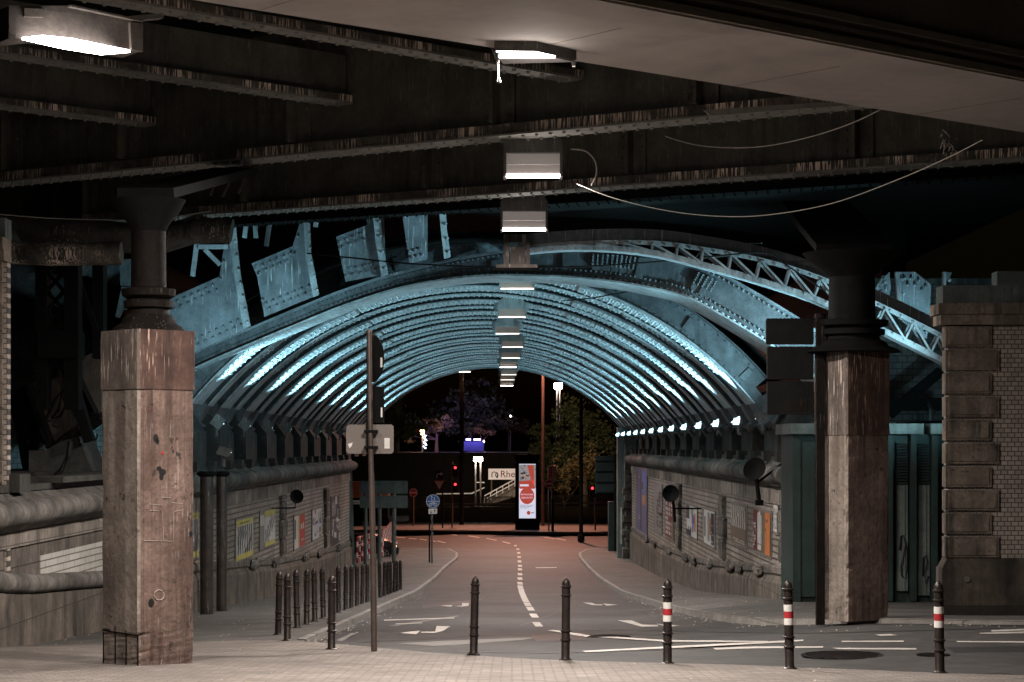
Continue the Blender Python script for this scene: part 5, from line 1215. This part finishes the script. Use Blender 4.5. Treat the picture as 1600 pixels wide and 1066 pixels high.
b2 = gp(671,874,G); t = thing('thin_post', (P(671,0,d+1).x,d+1,G(-4,d+1)), 'thin dark post just behind the blue cycle sign', 'post'); m = MB(); q0 = t.location; m.tube([q0-Vector((0,0,.05)), (q0.x,q0.y,P(0,820,d+1).z)], .04, 8); m.lathe((q0.x,q0.y,P(0,820,d+1).z), [(.05,0),(.05,.03),(.02,.05)], 8); obj('post', m, m_black, t)
# ground beyond: raised island and fence
d = 145
m = MB(); vs = []
isl = [(-45,143),(-9,143.2),(-3,142.2),(2.5,139.5),(6.5,139.5),(9,141.5),(45,142),(45,172),(-45,172)]
m.prism([(x,y,-5.95) for x,y in isl], (0,0,.14)); struct('traffic_island', m, m_slab)
def pt(x, d, y): return P(x, y, d)
GZ = -5.81
def post(name, x, d, ytop, r, mm, label, cat, zb=GZ): 
    b = P(x, 800, d); b.z = zb; t = thing(name, b, label, cat); m = MB(); m.tube([(b.x,b.y,b.z-.05),(b.x,b.y,P(0,ytop,d).z)], r, 10); obj('post', m, mm, t); return t
# advertising column
d = 143; t = thing('advert_column', (P(824,0,d).x, d, GZ), 'lit advertising column with a white and red poster beside the far road', 'advertising column')
a, b = P(805,0,d).x, P(843,0,d).x
m = MB(); m.box(a, b, d, d+.7, GZ-.02, P(0,723,d).z); m.box(a-.03, b+.03, d-.05, d+.75, P(0,719,d).z, P(0,710,d).z); m.box(a+.1, b-.1, d, d+.7, P(0,723,d).z, P(0,719,d).z); obj('case', m, m_black, t)
SC = {k: emit('screen_'+k, c_, s_) for k, c_, s_ in (('white',(.80,.82,1.0),.78),('red',(.62,.10,.07),.62),('dark',(.07,.05,.05),.5),('grey',(.45,.43,.45),.55),('skin',(.62,.42,.36),.5),('ink',(.22,.22,.3),.5))}
x0, x1 = 811, 837; y0, y1 = 725, 810
def spoly(pts, lay): m = MB(); m.prism([P(x, y, d-.02-.006*lay) for x, y in pts], (0,.004,0)); return m
sc = obj('screen', spoly([(x0,y0),(x1,y0),(x1,y1),(x0,y1)], 0), SC['white'], t)
rd = random.Random(8)
def ell(cx, cy, rx, ry, n=18): return [(cx+rx*cos(2*pi*k/n), cy+ry*sin(2*pi*k/n)) for k in range(n)]
obj('picture', spoly([(x0,726),(x1,726),(x1,763),(x0,763)], 1), SC['grey'], sc)
m = MB()
for k in range(40):
    u, v = rd.uniform(811.5,835), rd.uniform(726.5,757); m.prism([P(u,v,d-.034),P(u+rd.uniform(.8,2.2),v+rd.uniform(-.5,.8),d-.034),P(u+rd.uniform(.3,1.5),v+rd.uniform(1,4),d-.034)], (0,.003,0))
obj('picture_shade', m, SC['dark'], sc)
m = MB()
for pts in ([(824,727),(834,727),(835,760),(828,745)], [(811,752),(834,750),(836,764),(812,764)]): m.prism([P(x,y,d-.04) for x,y in pts], (0,.003,0))
obj('picture_red', m, SC['red'], sc)
m = MB()
for cx, cy, r in ((817,743,3),(824,746,2.6),(822,733,2)): m.prism([P(x,y,d-.046) for x,y in ell(cx,cy,r,r*1.3,12)], (0,.003,0))
obj('picture_faces', m, SC['skin'], sc)
m = MB()
for pts in ([(813.5,739),(820.5,737.5),(821,740.5),(813.5,741.5)], [(814.5,745),(819.5,745),(818.5,748.5),(815.5,748.5)], [(821.5,742),(827,743),(826,745),(822,744)]): m.prism([P(x,y,d-.05) for x,y in pts], (0,.003,0))
obj('picture_dark', m, SC['dark'], sc)
obj('red_circle', spoly(ell(823.5,775,11.5,13,28), 6), SC['red'], sc)
text('MITMACHER', .155, SC['white'], sc, P(823.5,773,d-.062), 'lettering', .001, 'CENTER', 0)
text('GESUCHT!', .17, SC['white'], sc, P(823.5,778,d-.062), 'lettering', .001, 'CENTER', 0)
m = MB(); m.prism([P(x,y,d-.05) for x,y in ((812.5,757),(826,757),(826,760),(812.5,760))], (0,.003,0)); obj('caption_bar', m, SC['white'], sc)
m = MB()
for yy, xe in ((789,834),(791.2,831),(793.4,826)):
    u = 813
    while u < xe-1: w_ = rd.uniform(.8,2.6); m.prism([P(u,yy,d-.03),P(min(xe,u+w_),yy,d-.03),P(min(xe,u+w_),yy+1,d-.03),P(u,yy+1,d-.03)], (0,.003,0)); u += w_+.6
obj('small_print', m, SC['ink'], sc)
obj('logo_dot', spoly(ell(826,801.5,3,3.2), 2), SC['red'], sc); m = MB(); m.prism([P(x,y,d-.03) for x,y in ((830,800.7),(834.5,800.7),(834.5,802.2),(830,802.2))], (0,.003,0)); obj('logo_word', m, SC['ink'], sc)
light('AREA', t, P(824,768,d-.4), P(824,790,d-8), 30, (.85,.88,1), 1.2, 3)
# signs round it
def noentry(x, y, r, d, yb, label):
    b = P(x, 0, d); t = thing('no_entry_sign', (b.x, d, GZ), label, 'traffic sign'); m = MB(); m.tube([(b.x,d,GZ-.05),(b.x,d,P(0,y-2,d).z)], .05, 8); obj('post', m, m_fence, t)
    c = P(x,y,d-.07); m = MB(); m.disc(c, (0,-1,0), r*d/FPX, .02, 24); rdsc = obj('red_disc', m, m_red, t); w = r*d/FPX
    m = MB(); m.box(c.x-w*.72,c.x+w*.72,d-.096,d-.092,c.z-w*.16,c.z+w*.16); ring(m, (c.x,d-.094,c.z), w*.9, w, 24); obj('white_bar', m, m_wht, rdsc); return t
noentry(857.5,756,7,141,825,'red no entry sign in front of the hedge, right of the advertising column')
noentry(646,770,6.5,150,820,'dim red no entry sign in front of the railing at left')
t = thing('control_box', P(862,750,141.5), 'pale box with a red stripe on the post behind the no entry sign', 'box'); t.location.z = GZ
m = MB(); a, b = P(856,752,142), P(869,728,142); m.box(a.x, b.x, 142, 142.3, a.z, b.z); q = obj('box', m, m_steel, t); m = MB(); m.tube([(a.x+.3,142.15,GZ-.05),(a.x+.3,142.15,a.z)], .05, 8); m.tube([(P(862.5,0,142).x,142.1,b.z),(P(862.5,0,142).x,142.1,b.z+.2)], .04, 6); obj('post', m, m_fence, t); m = MB(); a, b = P(858.5,746,142), P(862.5,730,142); m.box(a.x, b.x, 141.98, 141.999, a.z, b.z); obj('red_stripe', m, m_red, q)
post('short_post', 863.5, 140.6, 780, .09, m_black, 'short black post beside the no entry sign', 'post')
t = thing('yield_sign', P(685,0,146), 'yield triangle under a round right turn arrow sign at the far crossing', 'traffic sign'); t.location = (P(685,0,146).x, 146, GZ); d = 146
m = MB(); b = t.location; m.tube([(b.x+.3,d,GZ-.05),(b.x+.3,d,P(0,736,d).z)], .05, 8); m.bar(P(676,756,d+.02),P(706,756,d+.02),.05); obj('post', m, m_black, t)
m = slab([(677,750.5),(695.5,750.5),(686.3,767)], d-.08, .02, 0); yt = obj('red_triangle', m, m_red, t); obj('white_triangle', slab([(679.6,752),(693,752),(686.3,764)], d-.086, .004, 0), m_wht, yt)
m = MB(); m.disc(P(686,742,d-.08), (0,-1,0), .29, .02, 20); rt_ = obj('arrow_disc', m, m_black, t); m = MB(); m.tube([P(x,y,d-.1) for x,y in ((682.5,746.5),(683,741.5),(685,740.5),(690,740.5))], .045, 6); m.prism([P(x,y,d-.1) for x,y in ((688.5,737.2),(692,740.5),(688.5,743.8))], (0,-.01,0)); obj('arrow', m, m_wht, rt_)
def signal(x, lights, d, ytop, xb, yb, label):
    b = P(xb, 0, d); t = thing('traffic_light', (b.x, d, GZ), label, 'traffic light'); m = MB(); m.tube([(b.x,d,GZ-.05),(b.x,d,P(0,ytop,d).z)], .06, 8); obj('pole', m, m_fence, t)
    for y in lights:
        m = MB(); c = P(x,y,d); m.box(c.x-.20,c.x+.20,d-.1,d+.2,c.z-.62,c.z+.22); h_ = obj('signal_head', m, m_black, t)
        m = MB(); m.disc(c+Vector((0,-.105,0)), (0,-1,0), .095, .012, 14); obj('red_lens', m, m_redl, h_)
        light('POINT', t, c+Vector((0,-.4,0)), c, 1.5, (1,.2,.2), .1)
    return t
signal(711.5,[731,757],147,722,706.5,819,'traffic light with two red lamps, one above the other, at far centre')
signal(925.5,[763],142,756,930,823,'traffic light showing red under the green gantry sign')
# tall lamps
t = post('lamp_post', 721.5, 152, 582, .16, m_black, 'dark tall lamp post with a long flat lit head at far centre', 'lamp post'); c = P(722,581,152)
m = MB(); m.box(P(710,0,152).x,P(735,0,152).x,151.8,152.3,c.z+.02,c.z+.12); obj('head', m, m_house, t); m = MB(); m.box(P(710.5,0,152).x,P(734.5,0,152).x,151.85,152.25,c.z-.03,c.z+.015); obj('glass', m, m_warm, t)
light('SPOT', t, (c.x,152,c.z-.1), (c.x,140,-5), 9000, (1,.42,.28), .4, None, 125, .6)
t = post('lamp_post', 848.3, 150, 588, .11, plain('copper_lit_pole', (.12,.08,.065), .6), 'tall copper coloured lamp post right of the advertising column', 'lamp post'); c = P(848,540,150)
m = MB(); m.tube([P(848.3,588,150), P(848.3,545,150)], .10, 8); m.box(c.x-.7,c.x+.7,149.6,150.3,c.z-.1,c.z+.15); obj('head', m, m_house, t); m = MB(); m.box(c.x-.6,c.x+.6,149.7,150.2,c.z-.16,c.z-.101); obj('glass', m, m_warm, t)
light('SPOT', t, (c.x+.2,150.6,c.z-.9), P(900,690,172), 6500, (1,.72,.46), .3, None, 80, .9); light('SPOT', t, (c.x,149.5,c.z-.3), (c.x-1.5,139,-6), 17000, (1,.41,.28), .4, None, 125, .6)  # first spot is added to brighten the tree behind
def mast(xs, y, d, yb, label, pw, colr=(1,.85,.75), s=.16, zb=GZ):
    t = thing('floodlight_mast', (P(xs[0],0,d).x, d, zb), label, 'floodlight mast')
    for x in xs:
        m = MB(); c = P(x,y,d); m.tube([(c.x,d,zb-.05),(c.x,d,c.z)], .07, 6); obj('pole', m, m_steel, t)
        m = MB(); m.box(c.x-s,c.x+s,d-.15,d+.1,c.z-s*.9,c.z+s*1.3); h_ = obj('lamp_head', m, emit('mast_lamp', colr, 14), t)
        light('POINT', t, (c.x,d-.5,c.z), c, pw, colr, .2)
    return t
mast((743,751),718,168,775,'pair of floodlights on twin poles glaring beside the white stair',260)
mast((870,874.5),604,205,700,'far floodlight cluster glaring above the hedge on a pole',500,(1,.86,.78),.26)
mast((797.5,),650,240,705,'distant tiny street light on a thin pole at centre',40,(1,.85,.7),.12,-.6)
mast((660,),676,215,705,'distant warm street lamp in front of the lit tree trunk',420,(1,.55,.3),.2,-.6)
# railing, retaining wall, stair, billboard
def railing(x0, x1, d, yt, label, n):
    a, b = P(x0,yt,d), P(x1,yt,d); t = thing('railing', (a.x,d,GZ), label, 'railing'); zt = a.z; zb = P(0,811,d).z
    m = MB(); m.box(a.x,b.x,d,d+.06,zt-.07,zt); m.box(a.x,b.x,d,d+.06,zb,zb+.06); obj('rail', m, m_fence, t)
    m = MB()
    for i in range(n+1): x = a.x+(b.x-a.x)*i/n; m.box(x-.02,x+.02,d+.01,d+.05,zb+.061,zt-.071)
    obj('railing_slat', m, m_fence, t)
    for i in range(4):
        x = a.x+(b.x-a.x)*i/3; m = MB(); m.box(x-.05,x+.05,d-.03,d+.1,-6.0,zt+.08); obj('post', m, m_fence, t)
railing(640,800,158,776,'brown railing with upright bars left of the advertising column',90)
railing(845,960,158,774,'brown railing with upright bars in front of the hedge',70)
m = MB(); a = P(640,0,159.5); m.box(a.x,P(965,0,159.5).x,159.5,160,-6,P(0,792,159.5).z); q = obj('low_wall', m, m_fence); tag(q, 'low brown wall behind the railing beyond the far road', 'wall')
m = MB(); a = P(690,788,156); m.tube([P(690,788,156),P(960,786,156)], .06, 8); q = obj('handrail', m, m_steel); tag(q, 'long pale horizontal handrail crossing the dark beyond the far road', 'handrail')
m = MB(); m.box(-70,70,182,190,-6.2,-.55); q = obj('retaining_wall', m, m_ret); tag(q, 'long dark retaining wall below the lit upper bank', 'retaining wall')
m = MB(); m.box(-90,90,190.01,420,-2,-.56); struct('upper_bank', m, m_asph)
d = 172; t = thing('billboard', P(786,741,d), 'white billboard starting with Rh in dark red beside the advertising column', 'billboard')
obj('board', slab([(763,732.5),(806,732.5),(806,749.5),(763,749.5)], d, .1, 0), emit('lit_board', (.60,.52,.48), .42), t)
text('Rhein', .80, plain('dark_red_letters', (.22,.02,.03), .5), t, P(781.5,741.3,d-.012), 'lettering', .004, 'LEFT')
m = MB(); m.tube([P(x,y,d-.02) for x,y in ((769,746),(768.5,741),(770,738),(773,737.5),(775,739.5),(774,742.5),(776,746))], .04, 5); m.tube([P(x,y,d-.02) for x,y in ((776,738),(778,742),(776.5,747))], .06, 5); obj('emblem', m, m_ink, t)
m = MB()
for x in (768, 800): a = P(x,749.5,d); m.box(a.x-.06,a.x+.06,d+.02,d+.08,-5.9,a.z)
obj('legs', m, m_fence, t)
t = thing('outdoor_stair', P(770,772,170), 'white stair with sloping handrails rising behind the railing below the billboard', 'stair'); d = 170
m = MB()
for (xa,ya,xb,yb) in ((757,775,806,748),(760,779,808,753),(742,754,757,754),(682,772,737,771),(737,771,757,762)): m.bar(P(xa,ya,d), P(xb,yb,d), .09)
for k in range(6): x = 757+k*9.5; y = 776-k*5.3; m.bar(P(x,y,d), P(x,y+11,d), .07)
obj('handrail', m, m_wht, t)
m = MB(); m.prism([P(x,y,d+.3) for x,y in ((760,782),(806,757),(806,776),(760,790))], (0,1.5,0)); obj('flight', m, m_steel, t)
# bus, street name plate, car, barrier at far left
d = 150; t = thing('parked_bus', (P(575,0,d).x,d,-5.95), 'orange bus or van side seen between the portal column and the grey signs', 'bus')
a, b = P(520,778,d), P(607,753,d); m = MB(); m.box(a.x-4,b.x,d,d+2.4,a.z,b.z); obj('body', m, plain('orange_paint', (.50,.22,.12), .4), t)
m = MB(); m.box(a.x-4,b.x-.05,d+.05,d+2.3,-5.5,a.z-.003); obj('dark_lower_body', m, m_black, t)
for x in (556,598): m = MB(); c = P(x,816,d); m.disc((c.x,d-.02,-5.45), (0,-1,0), .48, .2, 18); obj('wheel', m, m_black, t)
d = 118; t = thing('street_name_plate', P(556,785,d), 'white street name plate half hidden behind the portal column', 'street sign'); t.location.z = R(0,d)
pl_ = obj('plate', slab([(541,782),(562,782),(562,788),(541,788)], d, .03, 0), m_wht, t); text('Kostgasse', .17, m_ink, pl_, P(561,785,d-.006), 'lettering', .003, 'RIGHT')
m = MB(); a = P(545,0,d+.05); m.tube([(a.x,d+.05,R(a.x,d)),(a.x,d+.05,P(0,781,d).z)], .04, 8); obj('post', m, m_steel, t)
# car
d = 112; c0 = P(578,858,d); c0.z = R(c0.x,d); t = thing('parked_car', c0, 'black car parked beyond the portal column, only its flank and a spoked wheel showing', 'car')
prof = [(-2.1,.30),(-2.15,.62),(-2.0,.88),(-1.2,.98),(-.55,1.40),(.75,1.42),(1.5,1.0),(2.1,.86),(2.2,.55),(2.15,.28)]
m = MB(); m.prism([(c0.x+x-.6, d, c0.z+z) for x, z in prof], (0,1.7,0)); obj('body', m, mat('black_car_paint', (.012,.012,.015), (.01,.01,.012), 2, .15, .2, 0, fine=0, coat=1.), t)
m = MB(); m.prism([(c0.x+x-.6, d-.006, c0.z+z) for x, z in ((-1.05,.98),(-.5,1.34),(.7,1.36),(1.25,1.0))], (0,.01,0)); obj('window', m, m_black, t)
for x in (-1.35, 1.4):
    cc = Vector((c0.x+x-.6, d-.02, c0.z+.32)); m = MB(); m.disc(cc, (0,-1,0), .33, .18, 20); wh = obj('wheel', m, m_black, t)
    m = MB()
    for k in range(7): a_ = 2*pi*k/7; m.bar(cc+Vector((0,-.19,0)), cc+Vector((.24*cos(a_),-.19,.24*sin(a_))), .045, .02, (0,1,0))
    ring(m, (cc.x,cc.y-.19,cc.z), .22, .26, 20); obj('rim', m, m_steel, wh)
m = MB(); m.disc((c0.x+1.42, d-.01, c0.z+.74), (0,-1,0), .06, .01, 10); obj('indicator', m, emit('amber_glint', (1,.4,.15), 3), t)
# red and white barriers
def barrier(p0, p1, n, h, label):
    p0, p1 = Vector(p0), Vector(p1); t = thing('barrier', p0, label, 'barrier', 'red and white pedestrian barriers')
    for i in range(n+1):
        p = p0.lerp(p1, i/n); p.z = G(p.x, p.y)
        m = MB()
        for k in range(5):
            m.cur = (k+i) % 2; m.tube([p+Vector((0,0,.06+k*h/5)), p+Vector((0,0,.06+(k+1)*h/5))], .055, 6)
        obj('paling', m, (m_red, m_wht), t)
    for z in (.30, .70, 1.0): m = MB(); a = p0.copy(); b = p1.copy(); a.z = G(a.x,a.y)+z*h; b.z = G(b.x,b.y)+z*h; m.tube([a,b], .035, 6); obj('rail', m, m_red, t)
q0, q1, q2 = gp(558,882,G), gp(580,874,G), gp(613,847,G)
barrier((q0.x,q0.y,0),(q1.x,q1.y,0),6,1.35,'near red and white pedestrian barrier beside the portal column')
barrier((q1.x+.5,q1.y+1,0),(q2.x,q2.y,0),16,1.35,'longer red and white pedestrian barrier receding behind the sign pole')
# neon bar and little lights
t = thing('neon_sign', P(740,687,214), 'two glowing blue neon bars in the distance under the blue trees', 'neon sign'); d = 214
m = MB()
for x0_, x1_ in ((728,735.5),(740,751)): m.tube([P(x0_,687,d), P(x1_,687,d)], .09, 8)
obj('tube', m, m_neon, t)
m = MB(); a, b = P(724,705,d+.4), P(756,690,d+.4); m.box(a.x,b.x,d+.4,d+2,a.z,b.z); obj('kiosk_front', m, plain('blue_grey_front', (.02,.02,.04), .7), t)
light('AREA', t, P(740,684,d-1.5), P(740,640,d+8), 520, (.22,.18,1.0), 4, .8); light('POINT', t, P(742,680,d-2.5), P(742,650,d), 500, (.25,.2,1), .5)
t = thing('glowing_figure', P(664,698,212), 'small glowing bluish white sculpture in the distance left of the trunk', 'sculpture'); m = MB(); rd = random.Random(6); d = 212
for k in range(9): a = P(664+rd.gauss(0,1.2), 700-k*2.4, d); m.lathe(a-Vector((0,0,.1)), [(.05,0),(rd.uniform(.08,.2),.08),(.05,.18)], 8)
obj('figure', m, emit('pale_blue_glow', (.75,.82,1), 2.2), t)
# ---------------------------------------------------------------- trees
def tree(name, base, h, blobs, nleaf, ls, mm, label, trunk_r=.25, seed=1, limbs=None):
    rd = random.Random(seed); base = Vector(base); t = thing(name, base, label, 'tree')
    m = MB(); top = base+Vector((rd.uniform(-.3,.3),0,h*.55)); m.tube([base-Vector((0,0,.1)), base.lerp(top,.5)+Vector((rd.uniform(-.2,.2),0,0)), top], [trunk_r,trunk_r*.75,trunk_r*.5], 8)
    for (c, r) in blobs: m.tube([base.lerp(top,.7), (base.lerp(top,.8)+Vector(c))/2+Vector((0,0,-.2)), Vector(c)], [trunk_r*.45,trunk_r*.3,trunk_r*.1], 6)
    obj('trunk', m, m_bark, t)
    m = MB(); tot = sum(r[0]*r[2] for c, r in blobs)
    for c, r in blobs:
        k = int(nleaf*r[0]*r[2]/tot)
        cl = [Vector((rd.gauss(0,.42)*r[0], rd.gauss(0,.42)*r[1], rd.gauss(0,.42)*r[2])) for _ in range(max(6, k//26))]
        for i in range(k):
            q = rd.choice(cl); p = Vector(c)+q+Vector((rd.gauss(0,.16)*r[0], rd.gauss(0,.16)*r[1], rd.gauss(0,.13)*r[2]))
            a = Vector((rd.gauss(0,1),rd.gauss(0,1),rd.gauss(0,1))).normalized(); b = a.cross(Vector((rd.gauss(0,1),rd.gauss(0,1),rd.gauss(0,1)))).normalized(); s = ls*rd.uniform(.6,1.3)
            m.add([p-a*s, p+b*s*.5, p+a*s, p-b*s*.5], [(0,1,2,3)])
    obj('crown', m, mm, t); return t
def bl(x, y, d, rx, ry, dd_=1.5): return (P(x,y,d), (rx*d/FPX, dd_, ry*d/FPX))
D = 172
tree('broadleaf_tree', (P(915,0,D).x,D,-5.8), 9, [bl(890,640,D,24,24), bl(915,665,D,32,28), bl(940,690,D,30,30), bl(905,705,D,34,30), bl(935,735,D,30,24), bl(885,740,D,22,18)], 7000, .16, m_leafd, 'big bushy tree beside the far right end of the arches, dimly lit warm', .3, 3)
tree('autumn_shrub', (P(880,0,163).x,163,-5.8), 3, [bl(872,740,163,14,26), bl(895,735,163,20,26), bl(925,725,163,24,24), bl(880,765,163,16,12)], 2600, .12, m_leafo, 'brown autumn shrub behind the no entry sign', .1, 5)
tree('clipped_hedge', (P(860,0,178).x,178,-5.8), 5, [bl(838,672,178,13,14), bl(860,672,178,18,16), bl(885,675,178,18,18), bl(845,705,178,20,24), bl(875,710,178,22,26), bl(850,738,178,20,18)], 5200, .15, m_leafd, 'ivy covered block behind the copper lamp post', .15, 7)
D = 225
tree('blue_lit_tree', (P(735,0,D).x,D,-.56), 8, [bl(750,625,D,34,26,3), bl(720,640,D,36,28,3), bl(770,655,D,30,24,3), bl(695,655,D,30,24,3), bl(740,668,D,32,16,3)], 5200, .30, m_leafd, 'wide tree washed deep blue by the neon light', .3, 9)
tree('orange_lit_tree', (P(682,0,218).x,218,-.56), 3.4, [bl(655,672,218,26,10,2), bl(680,664,218,24,12,2), bl(640,680,218,18,10,2)], 1500, .22, m_leafo, 'tree with warm lit forked trunk at left of the blue light', .22, 10)
tree('small_tree', (P(752,0,222).x,222,-.56), 3, [bl(750,672,222,13,7,1.5), bl(765,676,222,10,6,1.5)], 700, .16, m_leafo, 'small tree with sparkling orange leaves above the neon bars', .15, 11)
tree('dark_tree', (P(620,0,200).x,200,-.56), 8, [bl(612,650,200,22,30,2.5), bl(640,668,200,24,18,2.5)], 2600, .25, m_leafd, 'dark tree at the left edge of the arch opening', .25, 12)
tree('far_tree', (P(795,0,236).x,236,-.56), 5, [bl(795,662,236,12,12,2), bl(812,668,236,14,12,2)], 900, .22, m_leafo, 'small far tree with warm lit twigs left of the copper lamp post', .15, 13)
t = thing('warm_lantern', P(756,690,218), 'low warm lantern lighting the small tree from beneath', 'lantern'); m = MB(); c = P(756,692,218); m.lathe(c, [(.05,0),(.1,.1),(.05,.25)], 8); obj('glass', m, m_warm, t); light('POINT', t, c+Vector((0,-1.2,.1)), c, 260, (1,.55,.3), .2)
